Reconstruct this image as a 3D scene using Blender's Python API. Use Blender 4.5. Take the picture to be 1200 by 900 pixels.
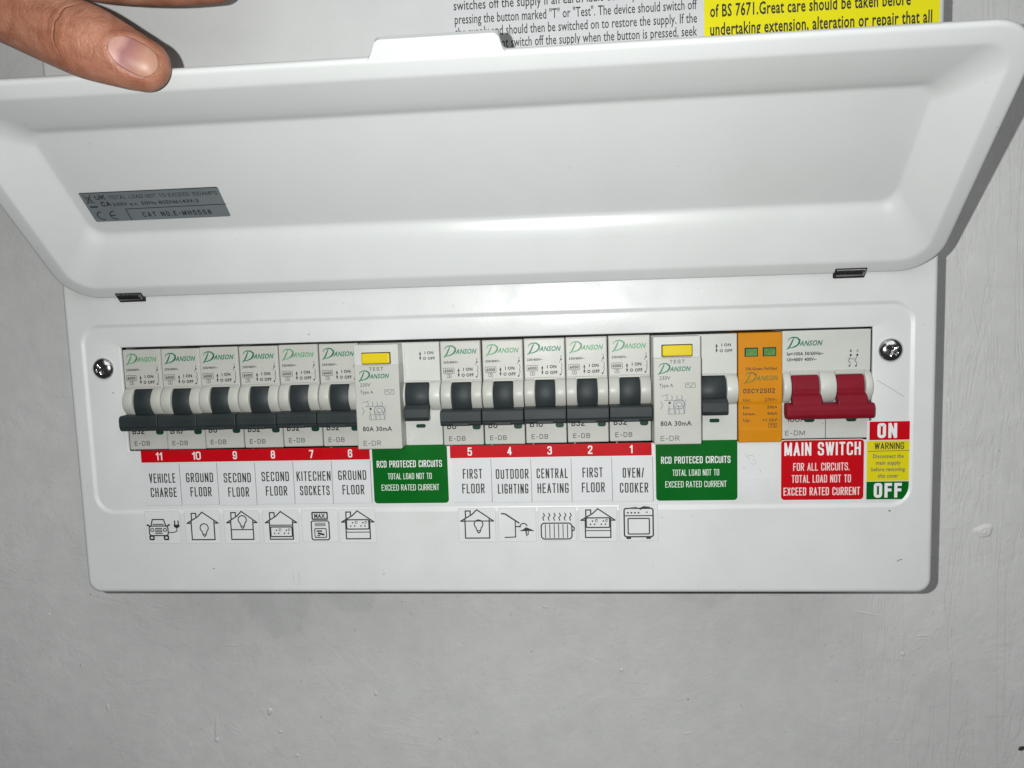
import bpy, bmesh, math, random
from mathutils import Vector, Matrix
from mathutils.bvhtree import BVHTree
random.seed(7)
for o in list(bpy.data.objects): bpy.data.objects.remove(o)
C = bpy.context.scene.collection
MM = 0.001            # everything below is written in millimetres

# ------------------------------------------------------------------ camera
RX = Vector((0.9959056, 0.0846500, -0.0317241))      # camera right
RU = Vector((0.0226788, 0.1057548, 0.9941336))       # camera up
RF = Vector((-0.0875084, 0.9907827, -0.1034021))     # viewing direction
CAM = Vector((42.093, -333.388, 38.171))
cd = bpy.data.cameras.new('camera'); cam = bpy.data.objects.new('camera', cd); C.objects.link(cam)
m = Matrix((RX, RU, -RF)).transposed().to_4x4(); m.translation = CAM*MM
cam.matrix_world = m
cd.sensor_width = 36; cd.lens = 925.7/1200*36; cd.clip_start = 0.005; cd.clip_end = 50
bpy.context.scene.camera = cam
# ------------------------------------------------------------------ light
W = bpy.data.worlds.new('World'); bpy.context.scene.world = W; W.use_nodes = True
bg = W.node_tree.nodes['Background']; bg.inputs[0].default_value = (0.98, 1.0, 0.98, 1); bg.inputs[1].default_value = 0.035
def lamp(name, kind, loc, power, size, target=None, color=(1, 1, 1)):
    l = bpy.data.lights.new(name, kind); l.energy = power; l.color = color
    o = bpy.data.objects.new(name, l); C.objects.link(o); o.location = Vector(loc)*MM
    if kind == 'AREA': l.shape = 'RECTANGLE'; l.size = size[0]*MM; l.size_y = size[1]*MM
    else: l.shadow_soft_size = size*MM
    if target is not None:
        d = Vector(target)-Vector(loc); o.rotation_euler = d.to_track_quat('-Z', 'Y').to_euler()
    return o
lamp('phone_flash', 'POINT', CAM - RX*18 + RU*4.6, 4.55, 1.2, color=(0.99, 1.0, 0.98))
lamp('ceiling_lamp', 'AREA', (500, -1700, 1500), 13.5, (2000, 1400), (0, 0, 0), color=(0.98, 1.0, 0.985))
vs = bpy.context.scene.view_settings
vs.view_transform = 'Standard'; vs.look = 'None'; vs.exposure = 0; vs.gamma = 1; vs.use_curve_mapping = False

# ------------------------------------------------------------------ materials
MATS = {}
def mat(name, col, rough=0.45, metal=0.0, spec=0.5, noise=0.0, nscale=40, bump=0.0, bscale=300, sss=0.0, coat=0.0, rvar=0.0, speck=0.0):
    if name in MATS: return MATS[name]
    m = bpy.data.materials.new(name); m.use_nodes = True
    nt = m.node_tree; b = nt.nodes['Principled BSDF']
    b.inputs['Base Color'].default_value = (*col, 1); b.inputs['Roughness'].default_value = rough
    b.inputs['Metallic'].default_value = metal; b.inputs['Specular IOR Level'].default_value = spec
    b.inputs['Coat Weight'].default_value = coat
    tc = nt.nodes.new('ShaderNodeTexCoord')
    if noise:
        n = nt.nodes.new('ShaderNodeTexNoise'); n.inputs['Scale'].default_value = nscale; n.inputs['Detail'].default_value = 5
        r = nt.nodes.new('ShaderNodeValToRGB')
        r.color_ramp.elements[0].position = 0.3; r.color_ramp.elements[1].position = 0.7
        r.color_ramp.elements[0].color = (*[c*(1-noise) for c in col], 1)
        r.color_ramp.elements[1].color = (*[min(1, c*(1+noise)) for c in col], 1)
        nt.links.new(tc.outputs['Object'], n.inputs['Vector']); nt.links.new(n.outputs['Fac'], r.inputs['Fac'])
        nt.links.new(r.outputs['Color'], b.inputs['Base Color'])
        mr = nt.nodes.new('ShaderNodeMapRange'); mr.inputs['To Min'].default_value = rough*(0.85-rvar); mr.inputs['To Max'].default_value = min(1, rough*(1.2+rvar)); mr.inputs['From Min'].default_value = .25; mr.inputs['From Max'].default_value = .75
        nt.links.new(n.outputs['Fac'], mr.inputs['Value']); nt.links.new(mr.outputs['Result'], b.inputs['Roughness'])
    if speck:
        src = b.inputs['Base Color'].links[0].from_socket
        n = nt.nodes.new('ShaderNodeTexNoise'); n.inputs['Scale'].default_value = 520; n.inputs['Detail'].default_value = 2
        r = nt.nodes.new('ShaderNodeValToRGB'); r.color_ramp.elements[0].position = .765; r.color_ramp.elements[1].position = .80
        r.color_ramp.elements[0].color = (1, 1, 1, 1); r.color_ramp.elements[1].color = (1-speck, 1-speck, 1-speck*1.05, 1)
        n2 = nt.nodes.new('ShaderNodeTexNoise'); n2.inputs['Scale'].default_value = 16; n2.inputs['Detail'].default_value = 8; n2.inputs['Roughness'].default_value = .72
        r2 = nt.nodes.new('ShaderNodeValToRGB'); r2.color_ramp.elements[0].position = .42; r2.color_ramp.elements[1].position = .68
        r2.color_ramp.elements[0].color = (1, 1, 1, 1); r2.color_ramp.elements[1].color = (1-speck*.13, 1-speck*.13, 1-speck*.15, 1)
        for q in (n, n2): nt.links.new(tc.outputs['Object'], q.inputs['Vector'])
        nt.links.new(n.outputs['Fac'], r.inputs['Fac']); nt.links.new(n2.outputs['Fac'], r2.inputs['Fac'])
        for q in (r, r2):
            x = nt.nodes.new('ShaderNodeMix'); x.data_type = 'RGBA'; x.blend_type = 'MULTIPLY'; x.inputs[0].default_value = 1
            nt.links.new(src, x.inputs[6]); nt.links.new(q.outputs['Color'], x.inputs[7]); src = x.outputs[2]
        nt.links.new(src, b.inputs['Base Color'])
    if bump:
        n = nt.nodes.new('ShaderNodeTexNoise'); n.inputs['Scale'].default_value = bscale; n.inputs['Detail'].default_value = 3
        bp = nt.nodes.new('ShaderNodeBump'); bp.inputs['Strength'].default_value = bump; bp.inputs['Distance'].default_value = 0.0004
        nt.links.new(tc.outputs['Object'], n.inputs['Vector']); nt.links.new(n.outputs['Fac'], bp.inputs['Height'])
        nt.links.new(bp.outputs['Normal'], b.inputs['Normal'])
    MATS[name] = m
    return m
WHITE = mat('white_powder_coat', (0.615, 0.628, 0.628), 0.40, noise=0.012, nscale=45, rvar=0.22, speck=.38, bump=0.10, bscale=700)
LIDW = mat('white_lid_plastic', (0.63, 0.645, 0.645), 0.31, speck=.28, noise=0.01, nscale=25, bump=0.03, bscale=300)
STEEL = mat('casing_steel', (0.68, 0.69, 0.68), 0.5, noise=0.03)
MODULE = mat('warm_grey_plastic', (0.455, 0.46, 0.425), 0.42, noise=0.02, nscale=80, bump=0.05, bscale=1500, speck=.5)
MODULE2 = mat('pale_grey_plastic', (0.52, 0.53, 0.50), 0.36, noise=0.02, nscale=80, bump=0.04, bscale=1500, speck=.5)
DARK = mat('charcoal_plastic', (0.021, 0.027, 0.029), 0.48, noise=0.12, nscale=120, bump=0.1, bscale=2000, spec=0.3)
BLACK = mat('black_print', (0.018, 0.018, 0.018), 0.6)
GREYP = mat('grey_print', (0.10, 0.10, 0.10), 0.6)
BLUEP = mat('blue_grey_print', (0.13, 0.15, 0.19), 0.6)
VOID = mat('dark_inside', (0.01, 0.01, 0.01), 0.8)
RED = mat('crimson_plastic', (0.19, 0.003, 0.014), 0.55, noise=0.08, nscale=150, bump=0.08, bscale=1500, spec=0.22, speck=.5)
ORANGE = mat('orange_plastic', (0.54, 0.205, 0.002), 0.42, noise=0.03, nscale=120, bump=0.05, bscale=1500, spec=0.22, speck=.5)
YELBTN = mat('yellow_button_plastic', (0.62, 0.48, 0.004), 0.35, noise=0.03, nscale=150, spec=0.25)
GREENW = mat('green_window', (0.075, 0.21, 0.05), 0.35, noise=0.2, nscale=500)
PILL = mat('dark_green_window', (0.008, 0.040, 0.028), 0.25)
LOGO1 = mat('green_logo_print', (0.005, 0.15, 0.07), 0.5, noise=0.5, nscale=900)
LOGO2 = mat('faded_green_logo_print', (0.08, 0.27, 0.13), 0.5, noise=0.5, nscale=900)
LOGO3 = mat('olive_logo_print', (0.17, 0.15, 0.008), 0.5, noise=0.3, nscale=900)
OLIVE = mat('brown_print', (0.10, 0.045, 0.004), 0.6)
SRED = mat('sticker_red', (0.46, 0.002, 0.007), 0.38, noise=0.03, nscale=60, spec=0.18)
SGREEN = mat('sticker_green', (0.001, 0.105, 0.010), 0.36, noise=0.04, nscale=60, spec=0.15)
SYEL = mat('sticker_yellow', (0.62, 0.54, 0.006), 0.45, noise=0.03, nscale=60, spec=0.2)
SYEL2 = mat('bright_yellow_sticker', (0.76, 0.70, 0.006), 0.45, noise=0.02, nscale=60, spec=0.2)
SWHITE = mat('white_paper_label', (0.60, 0.61, 0.625), 0.5, noise=0.02, nscale=90)
SWHITE2 = mat('clear_film_label', (0.635, 0.645, 0.645), 0.34, noise=0.02, nscale=90)
WPRINT = mat('white_print', (0.72, 0.72, 0.72), 0.45)
WPRINT2 = mat('soft_white_print', (0.60, 0.68, 0.60), 0.45)
PPRINT = mat('pink_white_print', (0.74, 0.58, 0.58), 0.45)
SILVER = mat('silver_label_film', (0.15, 0.17, 0.18), 0.42, metal=0.0, noise=0.08, nscale=60)
SILVD = mat('silver_label_print', (0.012, 0.014, 0.016), 0.55)
CHROME = mat('chromed_steel', (0.55, 0.55, 0.55), 0.16, metal=1.0, noise=0.1, nscale=300)
PIN = mat('hinge_steel', (0.35, 0.35, 0.35), 0.25, metal=1.0)
GREY2 = mat('label_bottom_edge', (0.42, 0.42, 0.43), 0.7)
GAPM = mat('label_edge_shade', (0.10, 0.10, 0.10), 0.7)  # dark colour painted in for the shadowed gap line between labels

# ------------------------------------------------------------------ object helpers
def wl(o):                                            # world mm location bookkeeping
    return Vector(o['_w']) if '_w' in o else Vector((0, 0, 0))
WPOS = {}
def thing(name, label, cat, loc, group=None):
    o = bpy.data.objects.new(name, None); C.objects.link(o); o.empty_display_size = 0.01
    o.location = Vector(loc)*MM; WPOS[o.name] = Vector(loc)
    o['label'] = label; o['category'] = cat
    if group: o['group'] = group
    return o
class MB:
    """collects polygons given in millimetres, with one material index per polygon"""
    def __init__(s): s.v = []; s.f = []; s.m = []; s.sm = []; s.mats = []
    def mi(s, m):
        if m not in s.mats: s.mats.append(m)
        return s.mats.index(m)
    def poly(s, pts, m, smooth=False):
        i = len(s.v); s.v += [tuple(p) for p in pts]; s.f.append(tuple(range(i, i+len(pts)))); s.m.append(s.mi(m)); s.sm.append(smooth)
    def mesh(s, vs_, fs, m, smooth=False):
        i = len(s.v); s.v += [tuple(p) for p in vs_]; k = s.mi(m)
        for f in fs: s.f.append(tuple(j+i for j in f)); s.m.append(k); s.sm.append(smooth)
    def bm(s, b, m, smooth=False):
        b.verts.ensure_lookup_table(); b.verts.index_update()
        s.mesh([v.co[:] for v in b.verts], [[v.index for v in f.verts] for f in b.faces], m, smooth); b.free()
    def build(s, name, parent=None, loc=(0, 0, 0), label=None, rot=None):
        me = bpy.data.meshes.new(name); me.from_pydata([(x*MM, y*MM, z*MM) for x, y, z in s.v], [], s.f)
        for m in s.mats: me.materials.append(m)
        me.polygons.foreach_set('material_index', s.m); me.polygons.foreach_set('use_smooth', s.sm); me.update()
        o = bpy.data.objects.new(name, me); C.objects.link(o)
        if parent is not None: o.parent = parent
        pw = WPOS.get(parent.name, Vector((0, 0, 0))) if parent is not None else Vector((0, 0, 0))
        o.location = (Vector(loc)-pw)*MM; WPOS[o.name] = Vector(loc)
        if rot is not None: o.rotation_euler = rot
        if label: o['label'] = label
        return o
def bev(b, w, seg=2, ang=0.6):
    es = [e for e in b.edges if len(e.link_faces) == 2 and e.calc_face_angle(0) > ang]
    if w > 0 and es: bmesh.ops.bevel(b, geom=es, offset=w, segments=seg, profile=0.5, affect='EDGES', clamp_overlap=True)
    return b
def box(x0, x1, y0, y1, z0, z1, bevel=0.0, seg=2):
    b = bmesh.new(); bmesh.ops.create_cube(b, size=1)
    for v in b.verts: v.co = Vector((x0+(v.co.x+.5)*(x1-x0), y0+(v.co.y+.5)*(y1-y0), z0+(v.co.z+.5)*(z1-z0)))
    return bev(b, bevel, seg)
def prism_x(prof, x0, x1, bevel=0.0, seg=2, ang=0.6):
    """prof = list of (z, y), extruded along x"""
    b = bmesh.new(); A = [b.verts.new((x0, y, z)) for z, y in prof]; B = [b.verts.new((x1, y, z)) for z, y in prof]
    n = len(prof); b.faces.new(A); b.faces.new(list(reversed(B)))
    for i in range(n): b.faces.new((A[i], B[i], B[(i+1) % n], A[(i+1) % n]))
    bmesh.ops.recalc_face_normals(b, faces=b.faces)
    return bev(b, bevel, seg, ang)
def rrect(x0, x1, z0, z1, r, n=6):
    """rounded rectangle loop, counter-clockwise seen from the front; r scalar or 4 radii (BR, TR, TL, BL)"""
    rs = r if isinstance(r, (list, tuple)) else [r]*4
    out = []
    for (cx, cz, a0, rr) in ((x1, z0, -90, rs[0]), (x1, z1, 0, rs[1]), (x0, z1, 90, rs[2]), (x0, z0, 180, rs[3])):
        sx = -1 if cx == x1 else 1; sz = 1 if cz == z0 else -1
        ox, oz = cx+sx*rr, cz+sz*rr
        for k in range(n+1):
            a = math.radians(a0+90*k/n); out.append((ox+rr*math.cos(a), oz+rr*math.sin(a)))
    return out
def slab(mb, loop, y, t, m, edge=None, dy=None):
    """flat piece with its front face at y-t, outline loop (x, z)"""
    F = [(x, y-t, z) for x, z in loop]; mb.poly(F, m)
    n = len(loop)
    for i in range(n):
        a, c = loop[i], loop[(i+1) % n]
        mb.poly([(a[0], y-t, a[1]), (a[0], y, a[1]), (c[0], y, c[1]), (c[0], y-t, c[1])], edge or m)
# ------------------------------------------------------------------ flat print
_tc = {}
def glyphs(s, bold, shear, res=2):
    k = (s, bold, shear, res)
    if k not in _tc:
        cu = bpy.data.curves.new('print', 'FONT'); cu.body = s; cu.size = 1; cu.offset = bold; cu.shear = shear
        cu.space_character = 1+max(0, bold)*3.0; cu.resolution_u = res; cu.fill_mode = 'FRONT' if hasattr(cu, 'fill_mode') else cu.fill_mode
        o = bpy.data.objects.new('print', cu); C.objects.link(o)
        dg = bpy.context.evaluated_depsgraph_get(); me = bpy.data.meshes.new_from_object(o.evaluated_get(dg))
        vv = [(v.co.x, v.co.y) for v in me.vertices]; ff = [tuple(p.vertices) for p in me.polygons]
        bpy.data.objects.remove(o); bpy.data.curves.remove(cu); bpy.data.meshes.remove(me)
        xs = [v[0] for v in vv] or [0]; _tc[k] = (vv, ff, min(xs), max(xs))
    return _tc[k]
CAPH = 0.0
def cap_height():
    vv, ff, a, b = glyphs('H', 0, 0)
    return max(v[1] for v in vv)
CAPH = cap_height()
def text(mb, s, x, z, h, w, y, m, align='c', bold=0.0, shear=0.0, rot=0.0):
    """h = cap height, w = total width, (x, z) = anchor on the baseline"""
    vv, ff, a, b = glyphs(s, bold, shear)
    kx = w/(b-a); kz = h/CAPH
    off = {'c': -w/2, 'l': 0, 'r': -w}[align]
    ca, sa = math.cos(rot), math.sin(rot)
    P = []
    for u, v in vv:
        px, pz = (u-a)*kx+off, v*kz
        P.append((x+px*ca-pz*sa, y, z+px*sa+pz*ca))
    mb.mesh(P, ff, m)
IW = [1.0]
def stroke(mb, pts, w, y, m, closed=False):
    w = w*IW[0]
    n = len(pts); segs = n if closed else n-1
    for i in range(segs):
        a = Vector(pts[i]); b = Vector(pts[(i+1) % n]); d = b-a
        if d.length < 1e-6: continue
        d.normalize(); nn = Vector((-d.y, d.x))*w/2; e = d*w*0.35
        q = [a-e+nn, a-e-nn, b+e-nn, b+e+nn]
        yy = y-0.0006*(i % 7)
        mb.poly([(p.x, yy, p.y) for p in q][::-1], m)
def disc(mb, x, z, r, y, m, n=10, rz=None):
    mb.poly([(x+r*math.cos(2*math.pi*k/n), y, z+(rz or r)*math.sin(2*math.pi*k/n)) for k in range(n)], m)
def arc(cx, cz, r, a0, a1, n=10, rz=None):
    return [(cx+r*math.cos(math.radians(a0+(a1-a0)*k/n)), cz+(rz or r)*math.sin(math.radians(a0+(a1-a0)*k/n))) for k in range(n+1)]
def ribbon(mb, pts, ws, y, m):
    """band of varying width"""
    n = len(pts); L = []; R_ = []
    for i in range(n):
        a = Vector(pts[max(0, i-1)]); b = Vector(pts[min(n-1, i+1)]); d = (b-a).normalized(); nn = Vector((-d.y, d.x))*ws[i]/2
        L.append(Vector(pts[i])+nn); R_.append(Vector(pts[i])-nn)
    for i in range(n-1):
        mb.poly([(p.x, y, p.y) for p in (L[i], L[i+1], R_[i+1], R_[i])], m)
def logo(mb, x, z, w, y, m, m2=None):
    """script D with the rest of the word in small slanted capitals; w = full width"""
    k = w/14.0; m2 = m2 or m
    stem = [(2.7, 3.7), (2.2, 2.6), (1.6, 1.3), (0.9, 0.1), (0.0, -0.6)]
    ribbon(mb, [(x+a*k, z+b*k) for a, b in stem], [0.45*k, .55*k, .62*k, .6*k, .25*k], y, m)
    bowl = [(0.5, 2.6), (0.9, 3.6), (2.2, 4.15), (3.9, 4.05), (5.0, 3.1), (4.9, 1.9), (3.9, .8), (2.3, .15), (0.9, -0.05)]
    ribbon(mb, [(x+a*k, z+b*k) for a, b in bowl], [.15*k, .35*k, .45*k, .6*k, .8*k, .8*k, .6*k, .42*k, .3*k], y-0.004, m)
    text(mb, 'ANSON', x+4.9*k, z+0.75*k, 1.95*k, 9.0*k, y-0.002, m2, 'l', bold=0.03, shear=0.35)

def fillet(pts, r):
    """polyline with rounded interior corners; r in the same units, clipped per corner"""
    P = [Vector(p) for p in pts]; out = [P[0]]
    for i in range(1, len(P)-1):
        a, b, c = P[i-1], P[i], P[i+1]; da = (a-b); dc = (c-b); k = min(r, da.length*.49, dc.length*.49)
        p0 = b+da.normalized()*k; p2 = b+dc.normalized()*k
        for j in range(5):
            t = j/4; out.append(p0*(1-t)**2+b*2*t*(1-t)+p2*t*t)
    out.append(P[-1]); return [(p.x, p.y) for p in out]
_o = [(.5, 1), (1, 1), (1, 0), (0, 0), (0, 1), (.5, 1)]
GL = {   # (rounded?, points) on a unit box; condensed grotesque capitals and figures
 'A': (1.08, [(0, [(0, 0), (.5, 1), (1, 0)]), (0, [(.2, .3), (.8, .3)])]), 'B': (1, [(0, [(0, 0), (0, 1)]), (1, [(0, 1), (.95, 1), (.95, .53), (0, .53)]), (1, [(0, .53), (1, .53), (1, 0), (0, 0)])]),
 'C': (1, [(1, [(1, .68), (1, 1), (0, 1), (0, 0), (1, 0), (1, .32)])]), 'D': (1, [(0, [(0, 0), (0, 1)]), (1, [(0, 1), (1, 1), (1, 0), (0, 0)])]),
 'E': (.86, [(0, [(1, 1), (0, 1), (0, 0), (1, 0)]), (0, [(0, .53), (.9, .53)])]), 'F': (.82, [(0, [(1, 1), (0, 1), (0, 0)]), (0, [(0, .53), (.9, .53)])]),
 'G': (1, [(1, [(1, .70), (1, 1), (0, 1), (0, 0), (1, 0), (1, .45)]), (0, [(.55, .45), (1, .45)])]), 'H': (1, [(0, [(0, 0), (0, 1)]), (0, [(1, 0), (1, 1)]), (0, [(0, .53), (1, .53)])]),
 'I': (0, [(0, [(0, 0), (0, 1)])]), 'J': (.8, [(1, [(1, 1), (1, 0), (0, 0), (0, .3)])]), 'K': (1.04, [(0, [(0, 0), (0, 1)]), (0, [(1, 1), (0, .42)]), (0, [(.34, .58), (1, 0)])]),
 'L': (.82, [(0, [(0, 1), (0, 0), (1, 0)])]), 'M': (1.34, [(0, [(0, 0), (0, 1)]), (0, [(1, 0), (1, 1)]), (0, [(.03, 1), (.5, .08)]), (0, [(.5, .08), (.97, 1)])]), 'N': (1.04, [(0, [(0, 0), (0, 1)]), (0, [(1, 0), (1, 1)]), (0, [(.04, 1), (.96, 0)])]),
 'O': (1, [(1, _o)]), 'P': (.98, [(0, [(0, 0), (0, 1)]), (1, [(0, 1), (1, 1), (1, .46), (0, .46)])]), 'Q': (1, [(1, _o), (0, [(.6, .25), (1.05, -.05)])]),
 'R': (1.02, [(0, [(0, 0), (0, 1)]), (1, [(0, 1), (.96, 1), (.96, .50), (0, .50)]), (0, [(.42, .50), (1, 0)])]), 'S': (1, [(1, [(.97, .70), (.97, 1), (0, 1), (0, .56), (1, .45), (1, 0), (0, 0), (0, .30)])]),
 'T': (.94, [(0, [(0, 1), (1, 1)]), (0, [(.5, 0), (.5, 1)])]), 'U': (1, [(1, [(0, 1), (0, 0), (1, 0), (1, 1)])]), 'V': (1.04, [(0, [(0, 1), (.5, 0)]), (0, [(.5, 0), (1, 1)])]),
 'W': (1.6, [(0, [(0, 1), (.25, 0)]), (0, [(.25, 0), (.5, 1)]), (0, [(.5, 1), (.75, 0)]), (0, [(.75, 0), (1, 1)])]), 'X': (1.04, [(0, [(0, 0), (1, 1)]), (0, [(0, 1), (1, 0)])]),
 'Y': (1.04, [(0, [(0, 1), (.5, .45)]), (0, [(1, 1), (.5, .45)]), (0, [(.5, 0), (.5, .45)])]), 'Z': (.92, [(0, [(0, 1), (1, 1)]), (0, [(1, 1), (0, 0)]), (0, [(0, 0), (1, 0)])]),
 '0': (.95, [(1, _o)]), '1': (.42, [(0, [(1, 0), (1, 1)]), (0, [(.1, .78), (1, .92)])]), '2': (.95, [(1, [(0, .70), (0, 1), (1, 1), (1, .60), (0, .12)]), (0, [(0, 0), (1, 0)]), (0, [(0, 0), (0, .12)])]),
 '3': (.95, [(1, [(0, .74), (0, 1), (.95, 1), (.95, .53), (.35, .53)]), (1, [(.35, .53), (1, .53), (1, 0), (0, 0), (0, .26)])]), '4': (1.0, [(0, [(.72, 0), (.72, 1)]), (0, [(.72, 1), (0, .26)]), (0, [(0, .26), (1, .26)])]),
 '5': (.95, [(0, [(.92, 1), (.08, 1), (.02, .5)]), (1, [(.02, .48), (.12, .62), (1, .62), (1, 0), (0, 0), (0, .26)])]), '6': (.95, [(1, [(.97, .74), (.97, 1), (0, 1), (0, 0), (1, 0), (1, .58), (.02, .58)])]),
 '7': (.9, [(0, [(0, 1), (1, 1)]), (0, [(1, 1), (.35, 0)])]), '8': (.95, [(1, [(.5, 1), (.95, 1), (.95, .53), (.05, .53), (.05, 1), (.5, 1)]), (1, [(.5, .53), (1, .53), (1, 0), (0, 0), (0, .53), (.5, .53)])]),
 '9': (.95, [(1, [(.03, .26), (.03, 0), (1, 0), (1, 1), (0, 1), (0, .42), (.98, .42)])]), '/': (.6, [(0, [(0, 0), (1, 1)])]), '.': (0, [(0, [(0, 0), (0, .03)])]), '-': (.5, [(0, [(0, .42), (1, .42)])]), ' ': (.35, [])}
def caps(mb, s, x, z, h, w, y, m, align='c', t=.17, gap=None):
    """condensed lettering: h = cap height, w = total width, t = stroke weight as a share of h"""
    t *= h; gap = t*.75 if gap is None else gap*h
    units = sum(GL[c][0] for c in s); n = len(s)
    wu = (w-t*n-gap*(n-1))/units                       # width of one unit
    cx = x-(w/2 if align == 'c' else 0 if align == 'l' else w)
    for q, c in enumerate(s):
        gw = GL[c][0]*wu
        for j, (rd, pts) in enumerate(GL[c][1]):
            P = [(cx+t/2+a*gw, z+t/2+b_*(h-t)) for a, b_ in pts]
            if rd: P = fillet(P, min(gw, h)*.42); ribbon(mb, P, [t]*len(P), y-.0011*(j+3*(q % 2)), m)
            else:
                for i in range(len(P)-1):
                    a_, b2_ = Vector(P[i]), Vector(P[i+1]); d = (b2_-a_).normalized()*t*.48
                    k = Vector((-d.y, d.x))/.48/2
                    q4 = [a_-d+k, a_-d-k, b2_+d-k, b2_+d+k]
                    mb.poly([(p.x, y-.0011*(j+3*(q % 2))-.0007*(i+1), p.y) for p in q4], m)
        cx += gw+t+gap
# ------------------------------------------------------------------ setting: painted wall
WY = 75.0
def wall_material():
    m = bpy.data.materials.new('grey_painted_plaster'); m.use_nodes = True; nt = m.node_tree; N = nt.nodes; L = nt.links
    b = N['Principled BSDF']; b.inputs['Roughness'].default_value = 0.55; b.inputs['Specular IOR Level'].default_value = 0.35
    tc = N.new('ShaderNodeTexCoord')
    def noise(scale, det=4, rough=0.55, vec=None, dist=0):
        n = N.new('ShaderNodeTexNoise'); n.inputs['Scale'].default_value = scale; n.inputs['Detail'].default_value = det
        n.inputs['Roughness'].default_value = rough; n.inputs['Distortion'].default_value = dist
        L.new(vec or tc.outputs['Object'], n.inputs['Vector']); return n.outputs['Fac']
    def ramp(src, p0, p1, c0, c1):
        r = N.new('ShaderNodeValToRGB'); e = r.color_ramp.elements; e[0].position = p0; e[1].position = p1
        e[0].color = (*c0, 1); e[1].color = (*c1, 1); L.new(src, r.inputs['Fac']); return r.outputs['Color']
    def math_(op, a, b_):
        n = N.new('ShaderNodeMath'); n.operation = op
        for i, q in enumerate((a, b_)):
            if isinstance(q, (int, float)): n.inputs[i].default_value = q
            else: L.new(q, n.inputs[i])
        return n.outputs[0]
    base = ramp(noise(9, 6, 0.6), 0.3, 0.72, (0.67, 0.673, 0.672), (0.74, 0.743, 0.742))
    fine = ramp(noise(90, 5, 0.6), 0.35, 0.7, (0.93, 0.93, 0.93), (1.0, 1.0, 1.0))
    mx = N.new('ShaderNodeMix'); mx.data_type = 'RGBA'; mx.blend_type = 'MULTIPLY'; mx.inputs[0].default_value = 1
    L.new(base, mx.inputs[6]); L.new(fine, mx.inputs[7])
    spk = ramp(noise(420, 2, 0.5), 0.70, 0.76, (1, 1, 1), (0.72, 0.71, 0.68))
    mx2 = N.new('ShaderNodeMix'); mx2.data_type = 'RGBA'; mx2.blend_type = 'MULTIPLY'; mx2.inputs[0].default_value = 0.5
    # older, darker paint left showing under the box
    wob = noise(70, 4, .6)
    m_ = None
    for px_, pz_, rx_, rz_ in ((.105, -.100, .036, .024), (.066, -.097, .020, .012), (-.128, -.118, .022, .026), (-.085, -.110, .022, .020)):
        q = N.new('ShaderNodeVectorMath'); q.operation = 'SUBTRACT'; L.new(tc.outputs['Object'], q.inputs[0]); q.inputs[1].default_value = (px_, 0, pz_)
        k = N.new('ShaderNodeVectorMath'); k.operation = 'MULTIPLY'; L.new(q.outputs[0], k.inputs[0]); k.inputs[1].default_value = (1/rx_, 0, 1/rz_)
        l_ = N.new('ShaderNodeVectorMath'); l_.operation = 'LENGTH'; L.new(k.outputs[0], l_.inputs[0])
        mr = N.new('ShaderNodeMapRange'); mr.inputs['From Min'].default_value = 1.45; mr.inputs['From Max'].default_value = 1.33
        L.new(math_('ADD', l_.outputs['Value'], wob), mr.inputs['Value'])
        m_ = mr.outputs[0] if m_ is None else math_('MAXIMUM', m_, mr.outputs[0])
    mp_ = N.new('ShaderNodeMix'); mp_.data_type = 'RGBA'; mp_.blend_type = 'MULTIPLY'; L.new(math_('MULTIPLY', m_, .45), mp_.inputs[0])
    L.new(mx.outputs[2], mp_.inputs[6]); mp_.inputs[7].default_value = (.84, .85, .85, 1)
    L.new(mp_.outputs[2], mx2.inputs[6]); L.new(spk, mx2.inputs[7]); L.new(mx2.outputs[2], b.inputs['Base Color'])
    mp = N.new('ShaderNodeMapping'); mp.inputs['Scale'].default_value = (1, 1, 0.13); L.new(tc.outputs['Object'], mp.inputs['Vector'])
    streak = noise(85, 5, 0.6, mp.outputs['Vector'], 0.6)
    ridge = math_('ABSOLUTE', math_('SUBTRACT', streak, 0.5), 0)
    ridge = math_('MINIMUM', math_('MULTIPLY', ridge, 7), 0.32)
    patch = ramp(noise(14, 5, 0.7, None, 1.5), 0.49, 0.54, (0, 0, 0), (1, 1, 1))
    sx = N.new('ShaderNodeSeparateXYZ'); L.new(tc.outputs['Object'], sx.inputs[0])
    side = N.new('ShaderNodeMapRange'); side.inputs['From Min'].default_value = .13; side.inputs['From Max'].default_value = .21
    L.new(sx.outputs['X'], side.inputs['Value']); L.new(math_('MULTIPLY', side.outputs[0], 1.0), side.inputs['To Min']) if False else None
    amt = math_('ADD', math_('MULTIPLY', side.outputs[0], 0.85), 0.05)
    h = math_('ADD', math_('MULTIPLY', noise(260, 4, 0.6), 0.45), math_('MULTIPLY', ridge, amt))
    h = math_('ADD', h, math_('MULTIPLY', patch, 0.16))
    h = math_('ADD', h, math_('MULTIPLY', noise(38, 4, 0.55, None, 1.6), 0.8))
    bp = N.new('ShaderNodeBump'); bp.inputs['Strength'].default_value = 0.48; bp.inputs['Distance'].default_value = 0.0010
    L.new(h, bp.inputs['Height']); L.new(bp.outputs['Normal'], b.inputs['Normal'])
    return m
WALL = wall_material()
mb = MB(); mb.poly([(-900, WY, -800), (900, WY, -800), (900, WY, 800), (-900, WY, 800)], WALL)
wall = mb.build('wall'); wall['kind'] = 'structure'
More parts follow.
